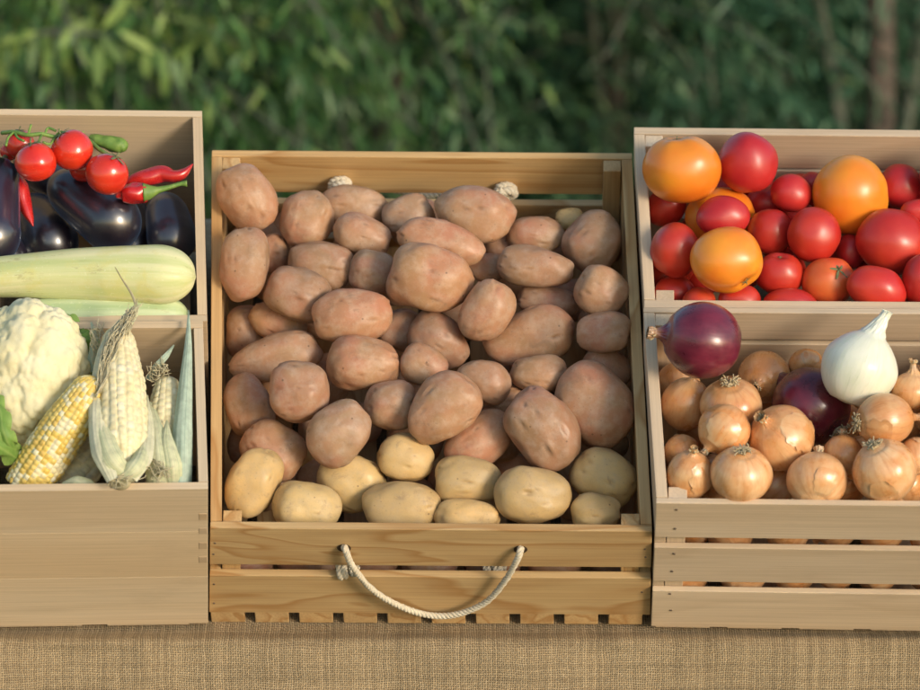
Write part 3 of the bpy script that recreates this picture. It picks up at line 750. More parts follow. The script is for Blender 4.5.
# ------------------------------------------------------------------ onions
def onion(cen, A, m, seed, axis, neck=.45, roots=0.0, name='onion', low=False, drytop=True):
    """axis: neck direction in camera frame; body radii follow A."""
    rnd = random.Random(seed); ax = Vector(cam_dir(axis)).normalized()
    r0 = np.linalg.norm(A[:, 0]); r1 = np.linalg.norm(A[:, 1]); 
    e0 = Vector(A[:, 0]).normalized(); e1_ = Vector(A[:, 1]).normalized()
    al = abs(ax.dot(e0)); bl = abs(ax.dot(e1_)); rl = (r0*al + r1*bl)/max(.001, (al+bl)) if (al+bl) > .3 else (r0+r1)/2
    rr = (r0*bl + r1*al)/max(.001, al+bl) if (al+bl) > .3 else (r0+r1)/2
    x = ax.orthogonal().normalized(); y = ax.cross(x)
    tear = m is M['whiteon']
    prof = []                                   # (t along axis / rl, radius / rr)
    for k in range(34):
        th = math.pi*(1-k/40.0); c, s = math.cos(th), math.sin(th)
        prof.append((c + (.05 if c < -.9 else 0), s if c < .2 else s*(1-(.22 if tear else .10)*max(0, c-.2)**1.2)))
    t0, q0 = prof[-1]
    nr = .17 if tear else .12
    for k in range(1, 11):
        u = k/10; prof.append((t0 + (1.0-t0)*u*.9 + neck*u*u, q0 + (nr-q0)*(1-(1-u)**(1.25 if tear else 1.6))))
    tz = prof[-1][0]
    for k in range(1, 5): prof.append((tz + .05*k, nr*(1+.12*k*rnd.uniform(.3, 1.4))))
    seg = 40 if low else 72; V, F, UVs, dry = [], [], [], []
    off = Vector((rnd.uniform(-9, 9), rnd.uniform(-9, 9), 0)); bx, by = rnd.uniform(-.12, .12), rnd.uniform(-.12, .12)
    n = len(prof)
    for j, (t, q) in enumerate(prof):
        for k in range(seg+1):
            a = 2*math.pi*(k % seg)/seg; d = x*math.cos(a)+y*math.sin(a)
            w_ = 1 + .03*noise.noise(Vector((math.cos(a)*1.2, math.sin(a)*1.2, t*1.2))+off) + .006*math.cos(a*9+seed)
            rough = 0 if t < .95 else .22*noise.noise(Vector((math.cos(a)*4, math.sin(a)*4, t*6))+off)
            shift = (x*bx + y*by)*max(0, t-.8)**1.5*rr*1.8
            V.append(ax*t*rl + d*rr*q*((1-.55*max(0, t-1.30)/.4) if tear and t > 1.30 else 1)*(w_+rough) + shift); UVs.append((k/seg, t))
            dry.append(min(1, max(0, (t-1.0)/.25))*.8 if drytop else 0)
    for j in range(n-1):
        for k in range(seg): F.append((j*(seg+1)+k, j*(seg+1)+k+1, (j+1)*(seg+1)+k+1, (j+1)*(seg+1)+k))
    o = link(name, mesh(name, V, F, attrs={'dry': dry}, uv=UVs), m, None, T(cen))
    if m is M['onY'] and not low and seed % 3 != 1:             # a loose papery flap of outer skin
        a0 = rnd.uniform(0, 6.28); best = a0
        for k in range(24):
            a = k/24*6.283; d = x*math.cos(a)+y*math.sin(a)
            if d.dot(-FW + RT*rnd.uniform(-.8, .8)) > (x*math.cos(best)+y*math.sin(best)).dot(-FW): best = a
        sp = rnd.uniform(.35, .75); j0, j1 = rnd.choice([(17, 33), (4, 18), (20, 36)]); PV, PF, PU, PD = [], [], [], []
        for j in range(j0, j1+1):
            t, q = prof[j]; u = (j-j0)/(j1-j0); ws = sp*(math.sin(math.pi*(.12+.76*u))**.6)*(1+.5*noise.noise(Vector((j*.35, seed, 0))))
            for k in range(15):
                s_ = k/7-1; a = best + s_*ws; d = x*math.cos(a)+y*math.sin(a)
                lift = 1.012 + .05*abs(s_)**3*(.5+noise.noise(Vector((j*.3, s_*2, seed)))) + .05*max(0, abs(u-.5)*2-.6)**2
                PV.append(ax*t*rl + d*rr*q*lift + (x*bx+y*by)*max(0, t-.8)**1.5*rr*1.8); PU.append((a/6.283, t)); PD.append(.12+.25*abs(s_)**4)
        for j in range(j1-j0):
            for k in range(14): PF.append((j*15+k, j*15+k+1, (j+1)*15+k+1, (j+1)*15+k))
        link('loose_peel', mesh('loose_peel', [p+Vector(cen) for p in PV], PF, attrs={'dry': PD}, uv=PU), m, o)
    if roots:
        parts = []
        for k in range(int(40)):
            a = rnd.uniform(0, 2*math.pi); rad = rr*rnd.uniform(0, .16); d = x*math.cos(a)+y*math.sin(a)
            p = -ax*rl*.97 + d*rad; q = p - ax*rl*roots*rnd.uniform(.1, .35) + d*rl*roots*rnd.uniform(.0, .5)
            e = q + d*rl*roots*rnd.uniform(.0, .3) + ax*rl*rnd.uniform(-.12, .14)*roots + Vector((rnd.uniform(-1, 1), rnd.uniform(-1, 1), rnd.uniform(-1, 1)))*rl*.08
            parts.append(tube(catmull([p, q, e], 4), [.0007]*9, 4))
        parts.append(tube([-ax*rl*.93, -ax*rl*1.01], [rr*.17, rr*.12], 12))
        Vr, Fr = join([([v+Vector(cen) for v in V_], F_) for V_, F_ in parts]); link('roots', mesh('roots', Vr, Fr), M['roots'], o)
    elif drytop and not low:                    # dry wisps on the neck
        parts = []; tip = ax*(rl*(tz+.1)) + (x*bx+y*by)*max(0, tz-.8)**1.5*rr*1.8
        for k in range(9):
            a = rnd.uniform(0, 2*math.pi); d = x*math.cos(a)+y*math.sin(a)
            p = tip + d*rr*.08 - ax*rl*.1; q = p + ax*rl*rnd.uniform(.08, .2) + d*rr*rnd.uniform(.0, .16); parts.append(tube([p, (p+q)/2+d*rr*.03, q], [.0013, .0010, .0003], 5))
        Vr, Fr = join([([v+Vector(cen) for v in V_], F_) for V_, F_ in parts]); link('dry_neck', mesh('dry_neck', Vr, Fr), M['roots'], o)
    return o
OG = 'onions in the lower right crate'
ON = [ # px,py,a,b,ang,layer,off,mat,axis(neck),neck,roots,label
 (702,340,41,38,0,0,.040,'onR',(-.98,.18,.15),.20,0,'large glossy red onion perched on the top left corner, its dry neck pointing left'),
 (686,404,24,29,10,1,.008,'onY',(.2,.9,.4),.15,0,'yellow onion directly beneath the large red one, with ragged dry skin on top'),
 (731,405,32,25,0,1,.012,'onY',(.1,-.8,-.5),.15,.55,'pale yellow onion with wispy roots on top, right below the large red one'),
 (724,430,26,27,0,0,.026,'onY',(-.62,-.72,.3),.12,0,'small yellow onion lying on top at left, neck pointing down to the left'),
 (781,438,32,35,0,0,.020,'onY',(-.55,.5,.66),.10,0,'big golden onion at the middle, its brown neck scar facing up left'),
 (741,475,31,29,0,0,.004,'onY',(0,-.85,-.5),.15,.4,'golden onion in the front row with a flat dry root disc on top'),
 (690,475,23,27,0,1,-.010,'onY',(.1,.8,.55),.1,0,'shaded yellow onion in the lower left corner, behind the corner block'),
 (682,453,18,20,0,2,-.012,'onY',(-.2,.5,-.6),.1,0,'small yellow onion at the left wall, partly hidden above the lower left corner one'),
 (764,377,28,25,0,2,-.002,'onY',(-.3,-.3,.9),.20,0,'pinkish onion with curled brown neck at the back, right of the large red one'),
 (811,406,42,38,-20,1,.024,'onR',(-.6,.6,-.4),.2,.4,'dark purple onion in the middle with its roots turned down, left of the white one'),
 (806,365,18,14,0,3,-.02,'onY',(0,.5,-.8),.1,0,'onion at the back between the pinkish one and the white one, only its top showing'),
 (859,368,38,40,0,0,.026,'whiteon',(.36,.93,.1),.42,0,'large white onion with a pointed neck at the back right'),
 (885,420,31,26,-8,0,.024,'onY',(.9,.1,-.3),.15,.45,'yellow onion with tangled roots on its left side, in front of the white one'),
 (817,480,31,28,0,0,-.004,'onY',(.1,.7,-.5),.1,0,'rounded pale yellow onion in the front row below the purple one'),
 (843,455,21,21,0,2,-.006,'onY',(0,.8,-.3),.1,0,'greyish shaded onion in the gap below the purple one'),
 (885,471,33,32,0,0,.006,'onY',(.4,-.8,-.4),.12,.35,'largest golden onion of the front row, at the right, with short roots on top'),
 (917,456,19,20,0,1,-.004,'onY',(0,.5,-.8),.1,0,'onion half behind the largest golden one, at the right edge'),
 (912,391,22,19,0,1,.004,'onY',(.1,.95,.2),.5,0,'small onion with a long dry neck standing up at the right edge'),
 (924,415,12,18,0,2,.0,'onY',(0,.6,-.5),.1,0,'sliver of yellow onion cut by the right edge of the photo'),
]
ho = Heap(cR, .02)
for i, (px, py, a, b, ang, lay, off, mt, ax, nk, rt, lab) in sorted(enumerate(ON), key=lambda e: (e[1][5], -e[1][1])):
    cen, A = ho.place(px, py, a, b, ang, off, .95)
    tag(onion(cen, A, M[mt], 500+i, ax, nk, rt, drytop=(mt != 'whiteon')), lab, 'onion', OG)
rnd = random.Random(18)
def fo(c, A, sd): tag(onion(c, A, M['onY'], sd, (rnd.uniform(-1, 1), rnd.uniform(-1, 1), -.4), .1, 0, low=True, drytop=False), 'yellow onion buried deep in the heap', 'onion', 'onions buried in the heap')
for i in range(12):
    px, py = 952+(i % 4)*38, 375+(i//4)*42
    cen, A = ho.place(px, py, 28, 27, 0, 0.0, .95)
    tag(onion(cen, A, M['onY'], 1900+i, (rnd.uniform(-1, 1), rnd.uniform(-1, 1), .3), .1, 0), 'onion past the right edge of the photo in the front right crate', 'onion', 'onions past the edge')
fill_grid(ho, 685, 925, 390, 485, 46, 25, 24, -.052, rnd, fo)
for px, py in ((774, 484), (712, 484), (847, 482), (905, 484), (664, 484), (768, 470), (840, 472)):
    c, A = ho.place(px, py, 24, 22, 20, -.040, .95, True, .93); fo(c, A, px)
for i in range(12):
    row = i//6; px, py = 690+(i % 6)*48, 532+row*44
    py += rnd.uniform(-8, 2); px += rnd.uniform(-8, 8); c, A = ho.place(px, py, 24, 21, 0, -.103-.07*row, .9, False); fo(c, A, 800+i)

# ------------------------------------------------------------------ upper left crate: aubergines, chillies, cherry tomatoes, squash
hu = Heap(cU, .02)
def U(px, py, off): c = cU; return onplane(px, py, c.F[0]+c.up*off, c.up)
def Lw(px, py, off): c = cL; return onplane(px, py, c.F[0]+c.up*off, c.up)
def fruit_tube(name, pts, rads, m, seg=40, sub=8, rib=0, ribn=8, seed=0, wob=.03, flat=1.0):
    """smooth tapered body along a curve; returns object with origin at its middle"""
    P = catmull(pts, sub); 
    rr = catmull([Vector((r, 0, 0)) for r in rads], sub); rad = [max(.0003, r.x) for r in rr]
    off = Vector((seed*3.1, seed*1.7, 0)); cen = P[len(P)//2]
    V, F, UVs, tt = [], [], [], []
    t0 = (P[1]-P[0]).normalized(); nn = (-FW - t0*(-FW).dot(t0)).normalized(); n = len(P)
    for i, p in enumerate(P):
        t = (P[min(i+1, n-1)]-P[max(i-1, 0)]).normalized(); nn = (nn-t*nn.dot(t)).normalized(); bn = t.cross(nn)
        for k in range(seg):
            a = 2*math.pi*k/seg
            w_ = 1 + wob*noise.noise(Vector((math.cos(a)*1.1, math.sin(a)*1.1, i/n*5))+off) + rib*math.cos(ribn*a)
            V.append(p + (nn*math.cos(a)+bn*math.sin(a))*rad[i]*w_ - cen); UVs.append((k/seg, i/n)); tt.append(.5+.5*math.sin(a*ribn*2+seed))
    for i in range(n-1):
        for k in range(seg): F.append((i*seg+k, (i+1)*seg+k, (i+1)*seg+(k+1) % seg, i*seg+(k+1) % seg))
    F.append(tuple(range(seg))); F.append(tuple((n-1)*seg+k for k in range(seg))[::-1])
    return link(name, mesh(name, V, F, attrs={'tint': tt}, uv=UVs), m, None, T(cen))
def round_rads(L, f):
    """profile f(t) in metres multiplied by rounded ends"""
    out = []
    for t in L: out.append(f(t)*math.sqrt(max(0, 1-abs(2*t-1)**6)))
    return out
def pill(name, A, B, f, m, seed=0, bend=Vector((0,0,0)), n=13, rib=0, ribn=8, wob=.03, endp=4.0):
    ts = [.5-.5*math.cos(math.pi*i/(n-1)) for i in range(n)]
    pts = [A.lerp(B, t) + bend*(4*t*(1-t)) for t in ts]
    L = (B-A).length
    rads = []
    for t in ts:
        r = f(t); e = min(t, 1-t)*L; rads.append(r*(1 if e > r*1.2 else math.sqrt(max(0, 1-(1-e/(r*1.2))**2))))
    return fruit_tube(name, pts, rads, m, 44, 6, rib, ribn, seed, wob)

EG = 'aubergines in the upper left crate'
def aubergine(A, B, r0, r1, lab, seed, calyx=False, bend=Vector((0,0,0))):
    """A = stem end, B = blossom end"""
    o = pill('aubergine', A, B, lambda t: r0+(r1-r0)*min(1, t*1.25)**1.1, M['egg'], seed, bend, wob=.02)
    if calyx:
        ax = (A-B).normalized()
        V, F = star(A+ax*.004-ax*.012, ax, .034, 5, seed, droop=.55, width=.30, curl=.1); link('calyx', mesh('calyx', V, F), M['drygreen'], o)
    return tag(o, lab, 'aubergine', EG)
aubergine(U(52, 178, -.030), U(134, 238, -.030), .022, .033, 'long aubergine lying diagonally under the cherry tomatoes, with a broad sky-blue sheen', 1)
aubergine(U(163, 196, -.052), U(176, 258, -.050), .020, .027, 'short aubergine against the right wall of the back left box, under the chilli stem', 2)
aubergine(U(3, 160, .012), U(-12, 262, .0), .017, .030, 'blue-sheened aubergine cut by the left edge of the photo, its calyx at the top', 3, True)
aubergine(U(28, 200, -.085), U(60, 262, -.075), .024, .032, 'dark aubergine in shadow, its blunt end just above the pale squash', 4)
aubergine(U(-25, 235, -.10), U(20, 270, -.075), .022, .028, 'dark aubergine at the left above the thin end of the squash, mostly hidden', 5)
aubergine(U(110, 180, -.10), U(140, 270, -.09), .024, .030, 'shadowed aubergine deep between the diagonal one and the short one', 6)
for i, (x0, y0, x1, y1) in enumerate(((-60, 150, -50, 250), (-110, 160, -100, 260), (-160, 150, -155, 250), (20, 160, 100, 190))):
    o = aubergine(U(x0, y0, -.07 if i == 3 else -.03), U(x1, y1, -.09 if i == 3 else -.03), .022, .032, 'aubergine past the left edge of the photo' if i < 3 else 'aubergine at the very back under the cherry tomatoes and vine', 20+i)
    if i < 3: o['group'] = 'aubergines past the edge'

SG = 'pale squashes in the upper left crate'
o = pill('squash', U(-40, 281, .0), U(196, 277, .014), lambda t: .0165+.0130*min(1, t*1.2)**.8, M['squash'], 7, Vector((0, 0, .005)), rib=.022, ribn=5, wob=.09)
tag(o, 'large pale yellow squash lying across the front of the back left box', 'squash', SG)
o = pill('squash', U(15, 322, -.022), U(190, 319, -.022), lambda t: .020+.004*math.sin(t*3), M['squash2'], 9, Vector((0, 0, .002)), rib=.022, ribn=6, wob=.09)
tag(o, 'greener squash in the shade below the large pale one, touching the front board', 'squash', SG)

def chilli(pts, rads, lab, seed, stem=None, m='chili', cat='chilli', name='chilli_pepper'):
    P = [U(a, b, c) for a, b, c in pts]
    o = fruit_tube(name, P, rads, M[m], 24, 10, .04, 3, seed, .22)
    if stem:
        S = [U(a, b, c) for a, b, c in stem[0]]; V, F = tube(catmull(S, 5), [x for x in np.interp(np.linspace(0, 1, 5*(len(S)-1)+1), np.linspace(0, 1, len(stem[1])), stem[1])], 10)
        link('stem', mesh('stem', V, F), M['green'], o)
    return tag(o, lab, cat, 'chilli peppers in the upper left crate')
chilli([(122, 189, -.005), (132, 182, .0), (146, 178, .004), (161, 174, .006), (173, 175.5, .008), (184, 173, .010), (193, 164, .014)], [.002, .0065, .0085, .0085, .0065, .0045, .0006], 'long red chilli with its curved tip touching the right wall', 1)
chilli([(116, 197, .008), (121, 194, .008), (131, 194, .008), (141, 193, .008), (146, 192, .008), (148, 192, .008)], [.001, .0075, .0110, .0105, .0095, .004], 'fat red chilli with a bright green cap and stem pointing right', 2,
    ([(143, 192.5, .010), (149, 192, .010), (158, 190, .011), (170, 187, .012), (180, 184, .012), (187, 183.5, .012)], [.0098, .0078, .0036, .0024, .0021, .0034]))
chilli([(14, 172, .006), (19, 186, .002), (24, 202, -.004), (29, 216, -.008), (33, 226, -.010)], [.006, .0085, .0072, .0045, .0006], 'thin red chilli pointing down between two aubergines at the left', 3)
chilli([(90, 137, -.018), (98, 140, -.018), (110, 143, -.018), (121, 146, -.018), (125.5, 149, -.018)], [.003, .0062, .0075, .0080, .0035], 'green chilli behind the cherry tomatoes, its pale cut end to the right', 4, None, 'green')
# cherry tomatoes on their vine
CG = 'cherry tomatoes on the vine'
ch = [(36, 162, 20.5, .045, (-.2, .8, .2), 'front cherry tomato on the left of the vine, completely in view'),
      (72, 150, 21, .040, (-.5, .75, .2), 'highest cherry tomato on the vine, in the middle'),
      (107, 174, 21.5, .034, (.45, .8, .3), 'lowest cherry tomato on the vine, resting on the diagonal aubergine'),
      (20, 144, 15, .028, (0, .7, .2), 'cherry tomato behind the front left one, under the green vine stem'),
      (9, 152, 9, .03, (0, .7, .2), 'little cherry tomato at the far left end of the vine'),
      (84, 168, 15, .014, (0, .7, .2), 'dark cherry tomato tucked under the highest and lowest ones')]
hc = Heap(cU)
for i, (px, py, r, off, ax, lab) in enumerate(ch):
    cen, A = hc.place(px, py, r, r*.98, 0, off, .96, i > 2)
    tag(tomato(cen, A, M['cherry'], 60+i, ax, .55, .0, .08, 'cherry_tomato'), lab, 'cherry tomato', CG)
vine = empty('tomato_vine', U(50, 138, .04)); tag(vine, 'green tomato vine stem curling over the cherry tomatoes', 'vine')
vp = [(2, 133, .035), (14, 132, .045), (28, 135, .05), (42, 134, .05), (55, 137, .045), (74, 138, .03), (88, 140, .03), (100, 150, .035), (112, 157, .04)]
V, F = tube(catmull([U(*p) for p in vp], 5), .0021, 8); link('stem', mesh('vine_stem', V, F), M['green'], vine)
for pts in ([(28, 135, .05), (30, 128, .055), (31, 125, .055)], [(42, 134, .05), (39, 141, .055), (37, 145, .056)], [(55, 137, .045), (60, 132, .05), (66, 133, .055)], [(14, 132, .045), (8, 138, .05), (6, 146, .05)],
            [(88, 140, .03), (80, 134, .03), (84, 132, .03)], [(45, 134, .05), (48, 128, .05), (56, 131, .05)], [(14, 132, .045), (18, 138, .05), (24, 141, .055)], [(55, 137, .045), (50, 144, .055), (43, 142, .06)]):
    V, F = tube(catmull([U(*p) for p in pts], 4), .0013, 6); link('side_stem', mesh('side_stem', V, F), M['green'], vine)

# ------------------------------------------------------------------ lower left crate: cauliflower and corn
def cauliflower(px, py, a, b, off, lab, seed, leaves=True, low=False):
    rnd = random.Random(seed)
    p = Lw(px, py, off); m = (p-CAM).dot(FW)/4000.0; A = np.array([tuple(RT*a*m), tuple(UP*b*m), tuple(-FW*a*.8*m)]).T
    V, F = ico(6) if not low else ico(5)
    # florets: domes at three scales
    def pts(n, s):
        r = random.Random(s); out = []
        for i in range(n):
            z = 1-2*(i+.5)/n; ph = i*2.399963+r.uniform(-.5, .5); q = math.sqrt(max(0, 1-z*z)); v = np.array([q*math.cos(ph), q*math.sin(ph), z]) + np.array([r.gauss(0, .05) for _ in range(3)])
            out.append(v/np.linalg.norm(v))
        return np.array(out)
    f = np.ones(len(V))
    for n, amp in ((48, .075), (330, .042), (2300, .022)):
        C = pts(n, seed+n); rad = 2.1/math.sqrt(n)*1.05; dd = np.full(len(V), 9.0)
        for s in range(0, len(V), 4000):
            blk = V[s:s+4000]; dd[s:s+4000] = np.sqrt(np.maximum(0, 2-2*(blk@C.T).max(1)))
        f += amp*np.sqrt(np.maximum(0, 1-(dd/rad)**2)) 
    f -= .105
    P = (V*f[:, None]) @ A.T
    o = link('cauliflower', mesh('cauliflower', P, F), M['curd'], None, T(p))
    if leaves:
        def leaf(path, wid, sd, name='leaf'):
            pp = catmull([Lw(*q) for q in path], 8); n = len(pp); V, F, tt = [], [], []
            for i, q in enumerate(pp):
                t = i/(n-1); tan = (pp[min(i+1, n-1)]-pp[max(0, i-1)]).normalized(); side = tan.cross(-FW).normalized(); wv = wid*math.sin(math.pi*min(1, .12+.83*t))**.7
                for k in range(9):
                    s = k/4-1; V.append(q + side*s*wv*(1+.25*math.sin(t*22+s*3+sd)) + FW*(.006*s*s) + Vector((0, 0, 1))*.0035*math.sin(t*26+s*6+sd)*abs(s)); tt.append(abs(s)*.8 if abs(s) > .1 else 1)
            for i in range(n-1):
                for k in range(8): F.append((i*9+k, i*9+k+1, (i+1)*9+k+1, (i+1)*9+k))
            link(name, mesh(name, V, F, attrs={'tint': tt}), M['leafy'], o)
        leaf([(100, 385, -.03), (97, 362, -.012), (86, 340, -.005), (70, 325, .0), (48, 312, -.004)], .009, 1)
        leaf([(88, 352, -.006), (84, 344, .004), (82, 338, .008), (80, 332, .004)], .007, 2)
        leaf([(22, 455, -.03), (10, 446, .0), (3, 430, .014), (0, 410, .018), (-4, 395, .018)], .008, 4)
        leaf([(22, 462, -.03), (4, 450, .0), (-12, 440, .012), (-26, 420, .012)], .010, 6)
    return tag(o, lab, 'cauliflower')
cauliflower(31, 372, 60, 74, -.012, 'creamy white cauliflower head with green leaf edges at the left edge of the photo', 3)
tag(cauliflower(-75, 385, 60, 66, -.03, 'second cauliflower past the left edge of the photo', 5, False, True), group=None)
tag(cauliflower(-170, 385, 55, 66, -.03, 'third cauliflower far past the left edge of the photo', 6, False, True), group=None)

def corn(A, B, R, rows, m, lab, seed, taper=(.75, 1.0, .95, .55), whitef=.35, cols=None):
    """A = butt, B = tip"""
    rnd = random.Random(seed); ax = (B-A).normalized(); L = (B-A).length
    root = empty('corn_cob', A); tag(root, lab, 'corn', 'corn cobs in the lower left box')
    x = (-FW - ax*(-FW).dot(ax)).normalized(); y = ax.cross(x)
    def rad(t): 
        tt = np.interp(t, [0, .2, .6, 1], taper); e = max(0, (t-.9)/.1); return R*tt*math.sqrt(max(.02, 1-e*e*.9))
    ns, nr, ks, kr = 7, 6, None, None
    nk = int(L/(2*math.pi*R/rows*.82)); 
    V, F, tt = [], [], []; SU, SV = 7, 6
    nu, nv = rows*SU, nk*SV
    colr = {}
    for i in range(nv+1):
        t = i/nv; kv = t*nk; 
        for j in range(nu):
            ku = j/SU; ru = int(ku); fu = ku-ru; ph = .35*math.sin(ru*2.1+seed)
            kvv = kv+ph; rv = math.floor(kvv); fv = kvv-rv
            du, dv = abs(fu-.5)*2, abs(fv-.5)*2
            h = (max(0, 1-du**2.6)*max(0, 1-dv**2.6))**.5
            key = (ru % rows, rv)
            if key not in colr: colr[key] = (rnd.random()*.3 if rnd.random() < whitef else rnd.uniform(.42, .9), rnd.uniform(.85, 1.1))
            cr = colr[key]
            a = 2*math.pi*ku/rows + .05*math.sin(t*7+ru*1.3+seed); d = x*math.cos(a)+y*math.sin(a); r = rad(t)*(.91+.08*h*cr[1])
            V.append(A + ax*L*t + d*r + x*.004*math.sin(t*3)); tt.append(cr[0] if h > .25 else max(0, cr[0]-.1))
    for i in range(nv):
        for j in range(nu): F.append((i*nu+j, i*nu+(j+1) % nu, (i+1)*nu+(j+1) % nu, (i+1)*nu+j))
    F.append(tuple(nv*nu+j for j in range(nu)))
    F.append(tuple(range(nu))[::-1])
    link('kernels', mesh('kernels', V, F, attrs={'tint': tt}), m, root)
    return root
def strip(name, path, widths, m, root, curl=.4, crate=None, seed=0, roll=0.0, ridges=5):
    pp = catmull(path, 10); n = len(pp); ww = np.interp(np.linspace(0, 1, n), np.linspace(0, 1, len(widths)), widths); V, F, tt = [], [], []
    K = 15
    for i, q in enumerate(pp):
        tan = (pp[min(i+1, n-1)]-pp[max(0, i-1)]).normalized(); side = tan.cross(-FW).normalized(); out = side.cross(tan); out = out if out.dot(FW) < 0 else -out
        side = (Quaternion(tan, roll) @ side); out = (Quaternion(tan, roll) @ out)
        for k in range(K):
            s = k/(K-1)*2-1; wv = ww[i]
            V.append(q + side*s*wv*(1-.1*curl) - out*curl*wv*s*s + out*.0004*math.sin(s*ridges*6+seed) + out*wv*.10*noise.noise(Vector((s*1.5, i*.12, seed)))); tt.append(.5+.5*math.sin(s*ridges*5+seed*2+.6*math.sin(i*.2)))
    for i in range(n-1):
        for k in range(K-1): F.append((i*K+k, i*K+k+1, (i+1)*K+k+1, (i+1)*K+k))
    return link(name, mesh(name, V, F, attrs={'tint': tt}), m, root)
def silk(starts, ends, n, root, seed, r=.0004, name='silk', sag=.006):
    rnd = random.Random(seed); parts = []
    for k in range(n):
        a = starts[0].lerp(starts[1], rnd.random()); b = ends[0].lerp(ends[1], rnd.random())
        j = lambda s: Vector((rnd.uniform(-s, s), rnd.uniform(-s, s), rnd.uniform(-s, s)))
        pts = [a+j(.003), a.lerp(b, .35)+j(sag), a.lerp(b, .7)+j(sag), b+j(sag)]
        parts.append(tube(catmull(pts, 4), r, 4))
    V, F = join(parts); return link(name, mesh(name, V, F, attrs={'tint': rattr(V, seed)}), M['silk'], root)

c1 = corn(Lw(24, 489, -.050), Lw(98, 379, .026), .0235, 22, M['kernelY'], 'yellow and white corn cob lying diagonally in front of the cauliflower', 4, (.92, 1.05, 1.0, .72), .38)
c2 = corn(Lw(122, 474, -.006), Lw(118, 328, .020), .0275, 18, M['kernelW'], 'large creamy white corn cob standing upright, with a tuft of dry silk at its tip', 8, (.62, 1.02, .95, .52), .6)
c3 = corn(Lw(163, 470, -.035), Lw(168, 378, -.020), .0195, 14, M['kernelW'], 'smaller white corn cob half wrapped in husk, near the right wall of the box', 12, (.9, 1.05, 1.0, .6), .5)
c4 = corn(Lw(60, 490, -.07), Lw(120, 430, -.06), .020, 12, M['kernelW'], 'shadowed corn cob under the bicolour and the large white one', 14, (.9, 1.05, 1.0, .6), .5)
# husk and silk on the big white cob
strip('husk', [Lw(134, 480, .010), Lw(112, 462, .030), Lw(101, 435, .030), Lw(96, 405, .016), Lw(95, 380, .0)], [.006, .014, .012, .006, .002], M['husk'], c2, .5, seed=1)
strip('husk', [Lw(118, 482, .014), Lw(136, 465, .026), Lw(146, 440, .010), Lw(149, 415, .0)], [.005, .010, .006, .001], M['husk'], c2, .6, seed=2)
strip('husk', [Lw(91, 372, -.006), Lw(93, 355, .006), Lw(95, 338, .014), Lw(91, 322, .016)], [.006, .005, .003, .001], M['huskblue'], c2, .4, seed=3)
strip('husk', [Lw(104, 372, .012), Lw(108, 350, .028), Lw(120, 330, .034), Lw(133, 312, .036), Lw(136, 304, .036)], [.004, .008, .008, .006, .001], M['husk'], c2, .5, seed=9)
strip('husk', [Lw(98, 360, .014), Lw(108, 338, .030), Lw(122, 322, .036), Lw(134, 306, .038)], [.002, .0035, .004, .0008], M['silk'], c2, .6, seed=5)
strip('husk', [Lw(136, 305, .038), Lw(131, 293, .042), Lw(122, 279, .046), Lw(115, 267, .048)], [.0016, .0012, .0008, .0004], M['silk'], c2, .6, seed=6)
strip('husk', [Lw(112, 480, .022), Lw(100, 450, .030), Lw(96, 415, .028), Lw(100, 380, .026), Lw(108, 350, .030), Lw(122, 322, .034)], [.006, .010, .008, .009, .010, .004], M['huskpale'], c2, .45, seed=21)
strip('husk', [Lw(132, 478, .018), Lw(144, 455, .016), Lw(148, 425, .010), Lw(147, 395, .008)], [.006, .009, .006, .001], M['huskpale'], c2, .5, seed=22)
silk((Lw(96, 400, .032), Lw(104, 360, .034)), (Lw(112, 335, .038), Lw(132, 312, .040)), 50, c2, 33, .0005)
silk((Lw(96, 372, .020), Lw(118, 345, .035)), (Lw(124, 322, .036), Lw(138, 305, .040)), 60, c2, 3)
silk((Lw(93, 365, .010), Lw(100, 345, .020)), (Lw(92, 335, .02), Lw(100, 322, .02)), 22, c2, 4, .00035)
V, F = tube(catmull([Lw(122, 470, .0), Lw(122, 480, .006), Lw(123, 484, .008)], 4), [.013, .012, .0105, .010, .0095, .009, .0085, .008, .0075][:9], 16)
link('cob_stump', mesh('cob_stump', V, F, attrs={'tint': rattr(V, 2)}), M['silk'], c2)
silk((Lw(112, 478, .020), Lw(130, 480, .020)), (Lw(105, 486, .012), Lw(145, 470, .012)), 24, c2, 6, .00045)
# husk on small cob
strip('husk', [Lw(158, 487, -.012), Lw(157, 460, .006), Lw(154, 430, .004), Lw(150, 402, -.010)], [.012, .014, .010, .003], M['husk'], c3, .5, seed=3)
strip('husk', [Lw(172, 487, -.014), Lw(170, 465, .004), Lw(166, 440, .008), Lw(167, 420, .0)], [.010, .012, .008, .001], M['husk'], c3, .5, seed=4)
strip('husk', [Lw(148, 380, -.02), Lw(156, 367, -.008), Lw(166, 356, .0), Lw(174, 345, .004)], [.003, .0035, .003, .0006], M['huskblue'], c3, .3, seed=8)
silk((Lw(150, 384, -.012), Lw(170, 372, -.008)), (Lw(150, 372, -.008), Lw(165, 360, -.004)), 26, c3, 9)
silk((Lw(148, 470, .0), Lw(150, 450, .0)), (Lw(160, 480, .006), Lw(172, 470, .008)), 22, c3, 19)
lf = strip('husk_leaf', [Lw(180, 492, -.016), Lw(181, 470, -.006), Lw(182, 430, .004), Lw(185, 385, .008), Lw(188, 345, .010), Lw(188.5, 310, .012)], [.011, .011, .0105, .0075, .004, .0006], M['huskblue'], None, .75, seed=7)
tag(lf, 'long blue-green husk leaf standing upright beside the right wall of the front left box', 'husk leaf')
lf2 = strip('husk_leaf', [Lw(62, 486, -.02), Lw(75, 484, -.01), Lw(88, 487, -.01), Lw(100, 492, -.015)], [.004, .008, .008, .003], M['husk'], None, .5, seed=10)
tag(lf2, 'loose pale husk scrap on the floor of the box between the two large cobs', 'husk leaf')

